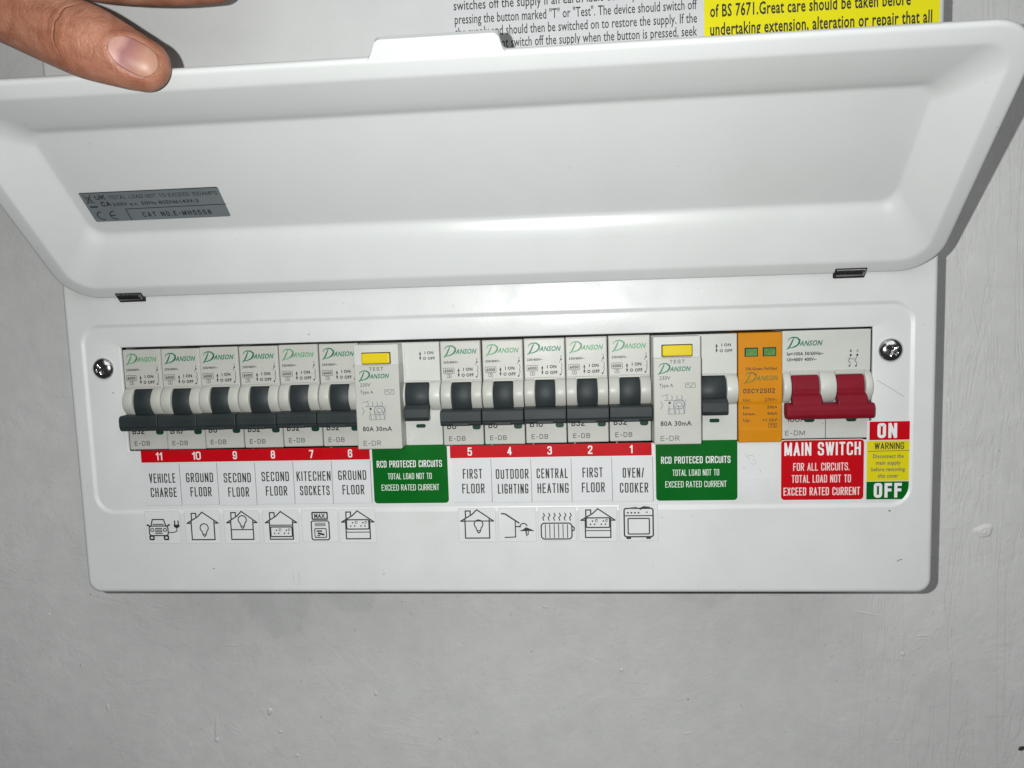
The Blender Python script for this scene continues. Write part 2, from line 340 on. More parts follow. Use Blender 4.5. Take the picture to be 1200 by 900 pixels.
def blob(cx, cz, rx, rz, h, seed, m, name='paint_blob', rot=0.0):
    rnd = random.Random(seed); mb = MB(); n = 28; R = 6
    ph = [rnd.uniform(0, 6.28) for _ in range(4)]
    V = []; F = []
    for j in range(R+1):
        t = j/R
        for k in range(n):
            a = 2*math.pi*k/n; rr = t*(1+0.13*math.sin(2*a+ph[0])+0.09*math.sin(3*a+ph[1])+0.06*math.sin(5*a+ph[2]))
            x = rx*rr*math.cos(a); z = rz*rr*math.sin(a)
            y = -h*(1-t**3)*(1+0.2*math.sin(3*t*3+a+ph[3]))+0.03
            V.append((cx+x*math.cos(rot)-z*math.sin(rot), WY+y, cz+x*math.sin(rot)+z*math.cos(rot)))
    for j in range(R):
        for k in range(n):
            F.append((j*n+k, j*n+(k+1) % n, (j+1)*n+(k+1) % n, (j+1)*n+k))
    mb.mesh(V, F, m, True)
    return mb.build(name, wall)
FILL = mat('pale_wall_filler', (0.74, 0.74, 0.72), 0.6, noise=0.04, nscale=200, bump=0.4, bscale=500)
PBL = mat('dried_paint', (0.66, 0.665, 0.655), 0.38, noise=0.02, nscale=200)
BITS = mat('dark_fleck', (0.05, 0.045, 0.03), 0.7, noise=0.3, nscale=900)
blob(243.2, -84.6, 4.4, 4.0, 0.9, 1, FILL, 'filler_patch')
for i, (x, z, rx, rz, h) in enumerate([(-168.3, -196, 0.9, 7.2, .5), (-168.4, -203.5, 1.4, 1.6, .7), (-136.4, -186.2, 1.7, 2.2, .6), (-131, -198, 1.2, .9, .5), (-156, -147.5, 6, .5, .3),
        (-115, -147.5, 3.5, .4, .3), (-262, -130, .8, .7, .4), (-122, -212, 1.3, 1.1, .4), (-215, -60, 1.4, 2.0, .5), (-232, -185, 1, 2.5, .4), (20, -125, 2, .8, .3), (60, -160, 1.2, 1.2, .4),
        (140, -118, 5, .6, .35), (163, -105, 3.2, 1.4, .4), (186, -128, 7, .5, .35), (205, -150, 1.2, 1.2, .4), (225, -20, .8, 5, .3), (236, 20, .6, 9, .3), (215, -140, 4, .5, .3), (232, 105, .7, 6, .3), (-205, -105, 1.2, .8, .4),
        (-75, -175, 1.1, 1.6, .4), (95, -195, 3.0, .5, .3), (-40, -200, .9, 1.4, .35)]):
    blob(x, z, rx, rz, h, i+20, PBL, rot=random.uniform(-.25, .25))
for x, z, r in [(265.4, -200.5, 1.9), (-107, -189, .35), (95, -176, .4), (-58, -122, .3), (-236, -118, .35), (-246, -160, .35), (12, -150, .3)]:
    blob(x, z, r, r*0.7, 0.4, int(x)+500, BITS, 'fleck')

# ------------------------------------------------------------------ consumer unit: casing and front cover
XL, XR, ZB, ZT = -185.4, 185.9, -88.5, 178.0
U = thing('consumer_unit', 'white metal consumer unit on the grey wall, its front cover lifted open', 'fuse box', (0, WY, ZB))
def rings(mb, loops, m, smooth=True):
    """loops = list of (list of (x, z), y); bridged one to the next"""
    V = []; F = []; n = len(loops[0][0])
    for lp, y in loops: V += [(p[0], (y[k] if isinstance(y, list) else y), p[1]) for k, p in enumerate(lp)]
    for j in range(len(loops)-1):
        for k in range(n):
            F.append((j*n+k, (j+1)*n+k, (j+1)*n+(k+1) % n, j*n+(k+1) % n))
    mb.mesh(V, F, m, smooth)
mb = MB()
L0 = lambda i, r, n=8: rrect(XL+i, XR-i, ZB+i, ZT-i, r, n)
RC = -0.9                                              # outer face of the plate; recessed field lies at y = 0
E_ = lambda i, r: rrect(-178.6+i, 177.2-i, -51.6+i, 34.0-i, r, 8)
op = rrect(-160.9, 160.9, -23.1, 23.5, 0.4, 8)
seq = [(L0(.6, 5.0), 6.0), (L0(.25, 5.6), 5.0), (L0(0, 6), 2.0), (L0(.12, 6), 0.6), (L0(.45, 5.7), -0.25), (L0(1.0, 5.2), -0.7), (L0(1.7, 4.6), RC), (L0(2.2, 4.3), RC),
       (E_(-.3, 9.3), RC), (E_(0, 9), RC), (E_(.45, 8.6), RC+.10), (E_(1.3, 7.8), -.10), (E_(1.75, 7.4), 0), (E_(2.1, 7), 0),
       ([(p[0]*1.003, p[1]*1.02) for p in op], 0), (op, 0.15), (op, 1.4)]
rings(mb, seq, WHITE)
cover = mb.build('cover_plate', U)
mb = MB()
for a in (box(-183.5, -182.3, 6, WY, ZB+2, ZT-2), box(183, 184.2, 6, WY, ZB+2, ZT-2), box(-182.3, 183, 6, WY, ZT-3.2, ZT-2), box(-182.3, 183, 6, WY, ZB+2, ZB+3.2), box(-182.3, 183, WY-1.4, WY-.2, ZB+3.2, ZT-3.2)): mb.bm(a, STEEL)
# cover return flange behind the plate
for a in (box(-182.2, 182.9, 4.2, 5.6, 26, ZT-3.4), box(-182.2, 182.9, 4.2, 5.6, ZB+3.4, -26)): mb.bm(a, STEEL)
mb.build('casing', U)
mb = MB(); mb.bm(box(-166, 166, 38, 39.2, -17.5, 17.5), PIN); mb.bm(box(-166, 166, 46, 47, -24, 24), VOID); mb.build('din_rail', U)

def screw(x, z, rot, d=9.6):
    mb = MB(); V = []; F = []; R = 26; n = 72; h = 2.6
    for j in range(R+1):
        t = j/R; r = d/2*t
        for k in range(n):
            a = 2*math.pi*k/n; px, pz = r*math.cos(a), r*math.sin(a)
            y = -h*math.sqrt(max(0, 1-(t*0.97)**2.3))*1.0
            qx = px*math.cos(rot)+pz*math.sin(rot); qz = -px*math.sin(rot)+pz*math.cos(rot)
            s = 0
            for u, v in ((qx, qz), (qz, qx)):
                wv = max(0.0, min(1.0, (0.85-abs(u))/0.22)); lv = max(0.0, min(1.0, (2.55-abs(v))/0.35)); s = max(s, wv*lv)
            V.append((px, y+1.25*s*(1.0-0.25*r), pz) if s else (px, y, pz))
    for j in range(R):
        for k in range(n): F.append((j*n+k, (j+1)*n+k, (j+1)*n+(k+1) % n, j*n+(k+1) % n))
    mb.mesh(V, F, CHROME, True)
    ring = [(d/2*0.999*math.cos(2*math.pi*k/n), d/2*0.999*math.sin(2*math.pi*k/n)) for k in range(n)]
    for k in range(n):
        a, c = ring[k], ring[(k+1) % n]
        mb.poly([(a[0], -.6, a[1]), (a[0], 0.05, a[1]), (c[0], .05, c[1]), (c[0], -.6, c[1])], CHROME, True)
    return mb.build('screw', U, (x, 0, z))
screw(-169.3, 14.4, 0.35); screw(167.8, 13.8, 0.9)

# ------------------------------------------------------------------ the lifted lid
TH = 0.80375; HZ = 44.9; LL = 103.2
lidx0, lidx1 = -181.0, 183.7
mb = MB()
def lloop(ix, iz, r, top=None):
    return rrect(lidx0+ix, lidx1-ix, 0+iz, LL-(top if top is not None else iz), r, 10)
FD = 12.0
def wallring(f, y):
    # f = 0 at the rim's inner edge, 1 at the floor edge; the two sides and top/bottom differ in width
    ins = 6.6; a = ins+f*(20.2-0.0); s = ins+f*14.0
    return (rrect(lidx0+s, lidx1-s, ins+f*19.6, LL-ins-f*21.5, 10-5*f+ (4 if f > .9 else 0), 10), y)
prof = [(-0.03, 0.0), (0.0, 0.07), (0.035, 0.3), (0.07, 0.68), (0.11, 1.05), (0.3, 3.0), (0.6, 6.25), (0.78, 8.45), (0.86, 9.75), (0.91, 10.7), (0.95, 11.35), (0.985, 11.76), (1.02, 11.95), (1.05, 12.0), (1.25, 12.0)]
seq = [(lloop(2.6, 2.6, 13), 2.6), (lloop(1.0, 1.0, 14.4), 2.6), (lloop(0.35, 0.35, 15), 2.45), (lloop(0.05, .05, 15.2), 2.0), (lloop(0, 0, 15.2), 1.5), (lloop(0.12, .12, 15.1), .85), (lloop(.5, .5, 14.8), .32), (lloop(1.1, 1.1, 14.2), .05), (lloop(1.8, 1.8, 13.6), 0),
       (lloop(4.6, 4.6, 11), 0)]
def wr(f, y):
    s = 6.6+f*14.0
    r = 10.0-3.0*min(f, 1) + (f-1)*(-8) * (f > 1)
    return (rrect(lidx0+s, lidx1-s, 6.6+f*20.2, LL-6.6-f*21.3, max(2.5, r), 10), y)
seq += [wr(f, y) for f, y in prof]
rings(mb, seq, LIDW)
lastl = seq[-1][0]
mb.poly([(p[0], 12.0, p[1]) for p in lastl][::-1], LIDW)
# outer skin, a closed shell about two millimetres behind the inner one
back = [(lloop(2.6, 2.6, 13), 2.6)] + [(rrect(lidx0+s, lidx1-s, b_, LL-t_, r, 10), y) for s, b_, t_, r, y in ((4, 5, 5, 12, 3.2), (6.0, 9, 9, 11, 4.8), (12, 18, 20, 10, 9.8), (16.5, 24, 26, 10, 13.2), (20, 28.5, 30, 9, 14.2), (26, 34, 36, 8, 14.3))]
rings(mb, [(l, y) for l, y in back][::-1], LIDW)
mb.poly([(p[0], 14.3, p[1]) for p in back[-1][0]], LIDW)
# finger tab on the top edge
def tab(mb):
    lo = []
    x0, x1, z0, z1, r = -23.3, 19.6, LL-0.6, LL+5.3, 2.4
    lo += [(x1+1.6, z0)] + [(x1+1.6-1.6*math.sin(a), z0+1.6-1.6*math.cos(a)+0.4) for a in (0.4, .9, 1.5)]
    lo += arc(x1-r-.5, z1-r, r, 0, 90, 6) + arc(x0+r+2.0, z1-r, r, 90, 165, 6) + [(x0+0.9, z0+2), (x0, z0+0.7), (x0-1.4, z0)]
    n = len(lo)
    yy = lambda z, o: o+max(0, (z-z0))*0.30
    F = [(x, yy(z, 0.25), z) for x, z in lo]; B = [(x, yy(z, 2.2), z) for x, z in lo]
    mb.poly(F, LIDW); mb.poly(B[::-1], LIDW)
    for i in range(n): mb.poly([F[i], B[i], B[(i+1) % n], F[(i+1) % n]], LIDW, False)
tab(mb)
lid = mb.build('lid', U, (0, -2, HZ), rot=(TH, 0, 0), label='white dished cover hinged up, lifted by the thumb')
def lid_child(mb, name, label=None):
    o = mb.build(name, None); o.parent = lid; o.location = (0, 0, 0)
    if label: o['label'] = label
    return o
mb = MB()
ax0, ax1, az0, az1 = -155.9, -98.3, 33.1, 47.9; Y0 = FD-0.02
slab(mb, rrect(ax0, ax1, az0, az1, 0.8, 4), Y0, 0.14, SILVER)
yt = Y0-0.14-0.05
stroke(mb, [(-140.3, 33.3), (-140.3, 39.1), (ax1+.3, 39.4)], 0.35, yt, SILVD)
stroke(mb, [(ax0+.3, 47.7), (ax1-.3, 47.7)], 0.3, yt, SILVD)
caps(mb, 'TOTAL LOAD NOT TO EXCEED 100AMPS', -144.5, 44.2, 1.8, 45, yt, SILVD, 'l', t=.13, gap=.16)
text(mb, '230V a.c. 50Hz BSEN61439-3', -144.5, 40.9, 1.55, 36, yt, SILVD, 'l', bold=0.015)
caps(mb, 'CAT NO.E-MH5558', -134.5, 34.7, 2.4, 29, yt, SILVD, 'l', t=.17, gap=.28)
caps(mb, 'UK', -150.2, 44.3, 2.3, 4.4, yt, SILVD, 'l', t=.2)
caps(mb, 'CA', -149.2, 40.9, 2.3, 4.0, yt, SILVD, 'l', t=.2)
ribbon(mb, arc(-151.6, 36.2, 2.0, 75, 285, 10), [.45]*11, yt, SILVD)
ribbon(mb, arc(-146.2, 36.2, 2.0, 75, 285, 10), [.45]*11, yt, SILVD); stroke(mb, [(-148.2, 36.2), (-145.9, 36.2)], .45, yt, SILVD)
stroke(mb, [(-154.6, 46.8), (-151.6, 42.6)], .3, yt, SILVD); stroke(mb, [(-151.6, 46.8), (-154.6, 42.6)], .3, yt, SILVD)
stroke(mb, [(-154.3, 45.4), (-152.2, 45.6), (-152.6, 42.9), (-153.8, 42.9)], .25, yt, SILVD, True)
stroke(mb, [(-154.2, 40.8), (-151.4, 40.8)], .7, yt, SILVD)
lid_child(mb, 'rating_label', 'small grey rating label stuck inside the lifted cover')
# hinges
def hinge(x0, x1):
    """dark slot in the cover's edge with the bright folded tab and its pin"""
    mb = MB(); mb.bm(box(x0, x1, -.45, 2.6, -1.9, 3.4, 0.35), VOID)
    h = mb.build('hinge', U, (0, -2, HZ), rot=(TH, 0, 0))
    mb = MB(); b = bmesh.new(); bmesh.ops.create_cone(b, cap_ends=True, segments=24, radius1=.8, radius2=.8, depth=(x1-x0)-1.6)
    for v in b.verts: v.co = Vector((v.co.z+(x0+x1)/2, v.co.x-.1, v.co.y+.2))
    bev(b, 0.2, 2); mb.bm(b, PIN, True)
    mb.bm(box(x0+.5, x1-.5, -.75, .1, 2.55, 3.1, .18), CHROME); mb.bm(box(x1-1.6, x1-.5, -.85, 0, 0.2, 2.9, .25), CHROME)
    o = mb.build('hinge_pin', None); o.parent = h; o.location = (0, 0, 0)
hinge(-158.6, -146.6); hinge(144.4, 156.8)

# ------------------------------------------------------------------ modules in the row
PITCH = 17.8; X0 = -160.2
def arcprof(z0, z1, y0, bulge, n=10):
    return [(z0+(z1-z0)*k/n, y0-bulge*math.sin(math.pi*(k/n))**0.75) for k in range(n+1)]
CH = dict(z0=5.3, z1=-6.9)
def mcb_body():
    mb = MB()
    mb.bm(box(-8.70, 8.70, 0.0, 38, -22.3, 22.6, 0.4), MODULE)
    mb.bm(box(-8.45, 8.45, -0.45, .4, 5.9, 22.2, 0.22), MODULE)
    mb.bm(box(-8.55, 8.55, -0.2, .4, -22.0, -8.0, 0.15), MODULE)
    pr = arcprof(5.6, -7.0, 0.1, 3.9, 12)
    for a, b in ((-8.7, -4.35), (4.35, 8.7)): mb.bm(prism_x(pr, a, b, 0.3, 2, 0.9), MODULE, True)
    return mb
def mcb_toggle():
    mb = MB()
    pr = arcprof(5.2, -8.5, 0.0, 2.5, 12)
    mb.bm(prism_x(pr, -4.2, 4.2, 0.15, 1, 1.2), DARK, True)
    bar = [(-6.1, -1.0), (-6.1, -5.9), (-6.7, -6.9), (-8.0, -7.35), (-10.9, -7.35), (-11.4, -7.0), (-12.2, -6.9), (-12.9, -6.1), (-12.9, -3.2), (-11.0, -1.0)]
    mb.bm(prism_x(bar, -8.74, 8.74, 0.28, 2, 0.5), DARK)
    mb.bm(box(-3.4, 3.4, -7.55, -6.6, -12.75, -11.5, .25), DARK)
    return mb
def mcb_print(code):
    mb = MB(); y = -0.52
    text(mb, '230/400V~', -7.4, 13.2, .95, 6.6, y, BLACK, 'l', bold=.03)
    stroke(mb, rrect(-7.5, -2.9, 8.9, 11.2, .3, 2), .18, y, BLACK, True); text(mb, '6000', -5.2, 9.4, 1.25, 3.7, y-.01, BLACK, bold=.03)
    stroke(mb, rrect(-6.1, -4.3, 7.0, 8.5, .1, 1), .15, y, BLACK, True); text(mb, '3', -5.2, 7.3, .95, .8, y-.01, BLACK)
    for z, s in ((10.4, 1), (7.9, -1)):
        mb.poly([(-1.5, y, z-.6*s), (-.5, y, z-.6*s), (-1.0, y, z+.7*s)], BLACK); stroke(mb, [(-1, z-.6*s), (-1, z-1.4*s)], .3, y, BLACK)
    text(mb, 'I ON', 1.0, 9.9, 1.25, 4.0, y, BLACK, 'l', bold=.04); text(mb, 'O OFF', .2, 7.4, 1.25, 5.2, y, BLACK, 'l', bold=.04)
    stroke(mb, [(7.0, 15.2), (7.0, 13.9), (6.3, 12.2)], .2, y, BLACK); disc(mb, 7.0, 13.5, .35, y-.01, BLACK)
    stroke(mb, [(7.2, 12), (7.4, 10.5), (7.0, 9.8), (7.4, 9.2), (6.9, 7.2)], .2, y, BLACK); disc(mb, 6.6, 7.1, .35, y-.01, BLACK)
    y = -0.27
    caps(mb, code, -7.0, -15.2, 2.7, 1.75*len(code)+.4, y, BLACK, 'l', t=.18)
    caps(mb, 'E-DB', -6.4, -20.4, 2.1, 7.2, y, GREYP, 'l', t=.16, gap=.25)
    return mb
def logo_mb(m, w=14.4, x=-7.2, z=16.4, y=-0.52):
    mb = MB(); logo(mb, x, z, w, y, m); return mb
def pill_mb(x, z, y=-.2, w=3.6, h=1.9):
    mb = MB(); slab(mb, rrect(x-w/2, x+w/2, z-h/2, z+h/2, h/2-.02, 6), y, .12, PILL); return mb
proto = {}
def copy_tree(o, parent=None):
    c = o.copy(); C.objects.link(c)
    if parent is not None: c.parent = parent
    for ch in list(o.children): copy_tree(ch, c)
    return c
_bodym = _togm = _pillm = None
LOGOS = {}; PRINTS = {}
def mcb(x, code, logom, label, dy, dz):
    global _bodym
    if _bodym is None:
        t = thing('circuit_breaker', label, 'circuit breaker', (x, dy, dz-22.3), 'dark-toggled circuit breakers in the row')
        L = (x, dy, dz)
        b = mcb_body().build('body', t, L); logo_mb(logom).build('logo', b, L); mcb_print(code).build('lettering', b, L)
        mcb_toggle().build('toggle', t, L); pill_mb(5.8, -14.4, h=2.3).build('indicator_window', t, L)
        _bodym = t
    else:
        t = copy_tree(_bodym); t.location = Vector((x, dy, dz-22.3))*MM; t['label'] = label
        b = [c for c in t.children if c.name.startswith('body')][0]
        for c in b.children:
            if c.name.startswith('logo'):
                if logom.name not in LOGOS: c.data = remesh(logo_mb(logom), 'logo'); LOGOS[logom.name] = c.data
                c.data = LOGOS[logom.name]
            else:
                if code not in PRINTS: PRINTS[code] = remesh(mcb_print(code), 'lettering')
                c.data = PRINTS[code]
    return t
def remesh(mb, name):
    o = mb.build(name); me = o.data; bpy.data.objects.remove(o); return me
names = ['11', '10', '9', '8', '7', '6', '5', '4', '3', '2', '1']
circ = ['VEHICLE CHARGE', 'GROUND FLOOR', 'SECOND FLOOR', 'SECOND FLOOR', 'KITECHEN SOCKETS', 'GROUND FLOOR', 'FIRST FLOOR', 'OUTDOOR LIGHTING', 'CENTRAL HEATING', 'FIRST FLOOR', 'OVEN/COOKER']
where = ['leftmost in the row, above number 11', 'second from the left, above number 10', 'third from the left, above number 9', 'above red number 8', 'above red number 7',
         'above number 6, next to yellow button:', 'above number 5, first of right five:', 'above red number 4', 'above number 3, middle of right five:',
         'above red number 2', 'above number 1, next to yellow button:']
codes = ['B32', 'B10', 'B6', 'B32', 'B32', 'B32', 'B6', 'B6', 'B16', 'B32', 'B32']
lg = [LOGO2, LOGO1, LOGO1, LOGO1, LOGO2, LOGO1, LOGO1, LOGO2, LOGO1, LOGO2, LOGO2]
jz = [-.15, -.25, 0, -.1, .1, 0, -.3, -.3, -.1, 0, .1]
slots = [0, 1, 2, 3, 4, 5, 8, 9, 10, 11, 12]
for i, s in enumerate(slots):
    mcb(X0+PITCH*(s+.5), codes[i], lg[i], 'white breaker with dark lever ' + where[i] + ' ' + circ[i], random.uniform(-.35, .25), jz[i]).rotation_euler = (random.uniform(-.006, .006), random.uniform(-.004, .004), random.uniform(-.006, .006))

def rcd(xc, tag_, wide_pill):
    """two modules wide; raised block on the left, lever on the right"""
    t = thing('residual_current_device', tag_, 'RCD switch', (xc, 0, -22.5), 'RCD switches with yellow test buttons'); L = (xc, 0, 0)
    l, r = -17.65, 17.6; bx = 1.6                       # block from l to bx
    mb = MB()
    mb.bm(box(l, r, 0.2, 38, -22.4, 22.3, .35), MODULE2)
    mb.bm(box(bx+.7, r-.1, -.35, .6, 5.6, 22.0, .25), MODULE2)
    mb.bm(box(bx+.7, r-.1, -.2, .6, -22.3, -7.4, .2), MODULE2)
    mb.bm(prism_x(arcprof(5.4, -7.2, .1, 4.2, 12), 12.9, r-.1, .3, 2, .9), MODULE2, True)
    mb.bm(prism_x(arcprof(5.4, -7.2, .1, 4.2, 12), bx+.1, 2.4, .2, 1, .9), MODULE2, True)
    body = mb.build('body', t, L)
    mb = MB()
    mb.bm(box(l+.1, bx, -9.0, .3, -22.2, 13.6, .45), MODULE)
    mb.bm(box(l+.1, bx-.1, -8.4, .3, 13.4, 22.1, .4), MODULE2)
    blk = mb.build('raised_block', t, L)
    mb = MB(); mb.bm(box(-13.9, -2.0, -9.9, -8, 14.2, 18.6, .55, 3), YELBTN); mb.build('test_button', t, L)
    mb = MB()
    fr = [(-14.15, -1.75, 13.9, 14.05)]
    slab(mb, rrect(-14.2, -1.7, 13.9, 18.95, .5, 4), -8.4, .03, VOID); mb.build('button_surround', t, L)
    mb = MB(); logo(mb, -15.8, 7.3, 13.4, -9.06, LOGO1); mb.build('logo', blk, L)
    mb = MB(); y = -9.06
    caps(mb, 'TEST', -8.0, 11.2, 1.5, 6.0, y, GREYP, t=.17, gap=.3)
    text(mb, '230V', -15.3, 4.6, 1.45, 4.6, y, GREYP, 'l', bold=.01, shear=.1)
    text(mb, 'Type A', -15.3, 1.6, 1.35, 5.6, y, GREYP, 'l', bold=.015)
    stroke(mb, rrect(-4.8, -.8, 1.2, 3.1, .2, 1), .18, y, GREYP, True)
    stroke(mb, [(-4.2+.14*k, 2.15+.55*math.sin(k*.42)) for k in range(21)], .2, y-.01, GREYP)
    # wiring diagram
    stroke(mb, [(-14.6, -2.2), (-11.6, -1.4)], .2, y, BLUEP); stroke(mb, [(-14.9, -4.2), (-13.9, -5.8), (-14.9, -7.4)], .22, y, BLUEP)
    for k in range(4): stroke(mb, [(-12.4+2.0*k, -1.9), (-12.0+2.0*k, -2.9), (-12.4+2.0*k, -3.6)], .24, y, BLUEP)
    stroke(mb, [(-13.4, -3.9), (-5.6, -3.9)], .22, y-.01, BLUEP); disc(mb, -11.2, -4.9, .5, y-.02, BLACK)
    stroke(mb, arc(-7.4, -5.6, 2.2, 0, 360, 18, 1.9), .28, y-.005, BLUEP); stroke(mb, arc(-7.4, -5.6, 1.2, 0, 360, 12, 1.0), .25, y-.01, BLUEP)
    for k in range(4): stroke(mb, [(-11.6+1.9*k, -6.0), (-11.0+1.9*k, -9.4)], .22, y-.015, BLUEP)
    stroke(mb, rrect(-11.8, -8.9, -9.6, -7.4, .2, 1), .2, y-.02, BLUEP, True); stroke(mb, [(-8.5, -9.5), (-5.2, -9.5), (-4.9, -3.6)], .2, y-.02, BLUEP)
    text(mb, '80A 30mA', -15.0, -14.4, 1.9, 12.6, y, BLACK, 'l', bold=.02)
    caps(mb, 'E-DR', -15.0, -20.6, 2.1, 7.6, y, GREYP, 'l', t=.13, gap=.25)
    y = -.42
    for z, s in ((17.6, 1), (15.2, -1)):
        mb.poly([(8.7, y, z-.6*s), (9.7, y, z-.6*s), (9.2, y, z+.7*s)], BLACK); stroke(mb, [(9.2, z-.6*s), (9.2, z-1.3*s)], .3, y, BLACK)
    text(mb, 'I ON', 11.2, 17.1, 1.15, 3.8, y, BLACK, 'l', bold=.03); text(mb, 'O OFF', 10.4, 14.7, 1.15, 5.2, y, BLACK, 'l', bold=.03)
    mb.build('lettering', body, L)
    mb = MB()
    mb.bm(prism_x(arcprof(5.2, -8.5, 0, 3.4, 12), 2.4, 12.6, .2, 1, 1.2), DARK, True)
    lev = [(-3.4, -2.0), (-4.4, -4.4), (-6.0, -5.6), (-9.6, -5.9), (-11.0, -5.2), (-11.2, -2.5), (-10.4, -0.8)]
    mb.bm(prism_x(lev, 2.4, 12.9 if wide_pill else 12.7, .35, 2, .45), DARK)
    mb.build('toggle', t, L)
    pill_mb(8.2, -13.9, -.2, 4.2, 1.6).build('indicator_window', t, L)
    return t
rcd(X0+PITCH*7, 'two-module RCD switch with yellow test button left of breaker above number 5', False)
rcd(X0+PITCH*14, 'two-module RCD switch with yellow test button beside the orange surge module', True)

# surge protector
xs = X0+PITCH*15.5
t = thing('surge_protector', 'orange surge protection module with two small green windows', 'surge protector', (xs, 0, -22.7)); L = (xs, 0, 0)
mb = MB()
pr = [(22.5, .2), (22.2, -1.0), (5.5, -1.0), (3.5, -1.35), (-6, -1.35), (-7.5, -1.0), (-17.2, -1.0), (-17.7, -1.5), (-23.0, -1.5), (-23.3, -1.0), (-23.3, 36), (22.5, 36)]
mb.bm(prism_x(pr, -8.8, 8.8, .25, 2, .3), ORANGE); sb = mb.build('body', t, L)
for x in (-3.6, 3.7):
    mb = MB(); mb.bm(box(x-2.7, x+2.7, -1.25, -.9, 12.6, 16.3, .1), PILL); w_ = mb.build('status_window', t, L)
    mb = MB(); slab(mb, rrect(x-2.2, x+2.3, 12.9, 15.8, .2, 3), -1.25, .05, GREENW); mb.build('green_flag', w_, L)
mb = MB(); y = -1.1
text(mb, 'OK:Green Fail:Red', 0.4, 7.0, 1.1, 12.6, y, OLIVE, bold=.03)
y = -1.42
caps(mb, 'OSCY2S02', -6.9, -2.6, 1.9, 12.8, y, BLACK, 'l', t=.17, gap=.2)
y = -1.42
for k, (a, b_) in enumerate((('Uc:', '275V~'), ('In:', '20kA'), ('Imax:', '40kA'), ('Up:', '<1.5kV'))):
    z = -6.0-2.7*k if k else -5.6
    yy = -1.42 if k == 0 else -1.06
    text(mb, a, -6.9, z-.4, 1.15, 1.0*len(a), yy, OLIVE, 'l', bold=.03); text(mb, b_, 7.0, z-.4, 1.15, 1.0*len(b_)+.2, yy, OLIVE, 'r', bold=.03)
stroke(mb, rrect(3.4, 6.8, -17.1, -15.3, .4, 2), .2, -1.06, OLIVE, True); text(mb, 'T2', 5.1, -16.75, 1.1, 2.4, -1.07, OLIVE, bold=.03)
mb.build('lettering', sb, L)
mb = MB(); logo(mb, -6.7, 1.9, 14.0, -1.42, LOGO3); mb.build('logo', sb, L)

# main switch
xm = X0+PITCH*17
t = thing('main_switch', 'double-pole main switch with joined crimson levers at the right end', 'main switch', (xm, 0, -22.3)); L = (xm, 0, 0)
mb = MB()
mb.bm(box(-17.6, 17.6, 0, 38, -22.3, 22.7, .35), MODULE2)
mb.bm(box(-17.4, 17.5, -.45, .5, 5.8, 22.4, .3), MODULE2)
mb.bm(box(-17.5, 16.4, -.25, .5, -22.1, -8, .2), MODULE2)
pc = arcprof(5.6, -7.2, .1, 4.0, 12)
for a, b in ((-17.6, -14.6), (-3.0, 3.3), (14.9, 17.6)): mb.bm(prism_x(pc, a, b, .3, 2, .9), MODULE2, True)
for a, b in ((-14.5, -3.1), (3.4, 14.8)): mb.bm(box(a, b, -1.3, .3, 4.6, 6.4, .2), MODULE)
mb.bm(box(-.25, -.02, -.5, 0, -22.1, -8, 0), GREYP)
body = mb.build('body', t, L)
mb = MB(); logo(mb, -16.0, 15.7, 14.6, -.52, LOGO1); mb.build('logo', body, L)
mb = MB(); y = -.52
text(mb, 'Ie=100A 50/60Hz~', -15.8, 12.6, 1.3, 14.6, y, BLACK, 'l', bold=.03)
text(mb, 'Ui=400V 400V~', -15.8, 10.2, 1.3, 11.8, y, BLACK, 'l', bold=.03)
text(mb, '1', 9.6, 13.4, 1.0, .7, y, GREYP); text(mb, '3', 12.2, 13.4, 1.0, .9, y, GREYP)
for x in (9.6, 12.2):
    disc(mb, x, 12.2, .45, y-.01, BLACK); stroke(mb, [(x, 12), (x-.9, 9.6), (x-.2, 9.2), (x-.2, 7.8)], .2, y, BLACK); disc(mb, x-.5, 7.7, .35, y-.01, BLACK)
stroke(mb, [(8.6, 10.6), (11.4, 10.6)], .18, y-.02, BLACK)
y = -.32
caps(mb, '100A', -15.8, -15.1, 2.4, 7.6, y, BLACK, 'l', t=.16)
caps(mb, 'E-DM', -16.4, -20.8, 2.1, 8.0, y, GREYP, 'l', t=.14, gap=.25)
mb.build('lettering', body, L)
mb = MB()
for a, b in ((-14.2, -3.4), (3.7, 14.5)):
    mb.bm(prism_x([(4.4, 0), (4.3, -1.2), (2.0, -2.5), (-1.0, -3.2), (-2.6, -3.1), (-3.4, -3.6), (-9, -3.6), (-9, 0)], a, b, .35, 2, .9), RED)
    mb.bm(prism_x([(-2.8, -3.1), (-3.8, -4.7), (-6.0, -6.0), (-9.5, -6.3), (-9.5, -2)], a-.45, b+.45, .4, 2, .4), RED)
bar = [(-6.9, -1.0), (-6.9, -5.4), (-7.6, -6.3), (-9, -6.9), (-11.6, -6.9), (-12.9, -6.3), (-13.3, -5.2), (-13.3, -2.5), (-11.5, -1.0)]
mb.bm(prism_x(bar, -17.2, 17.4, .5, 3, .4), RED)
for x in (-17.0, 17.2): pass
mb.build('toggle', t, L)
for x in (-6.6, 10.2): pill_mb(x, -14.3, -.2, 4.2, 2.0).build('indicator_window', t, L)

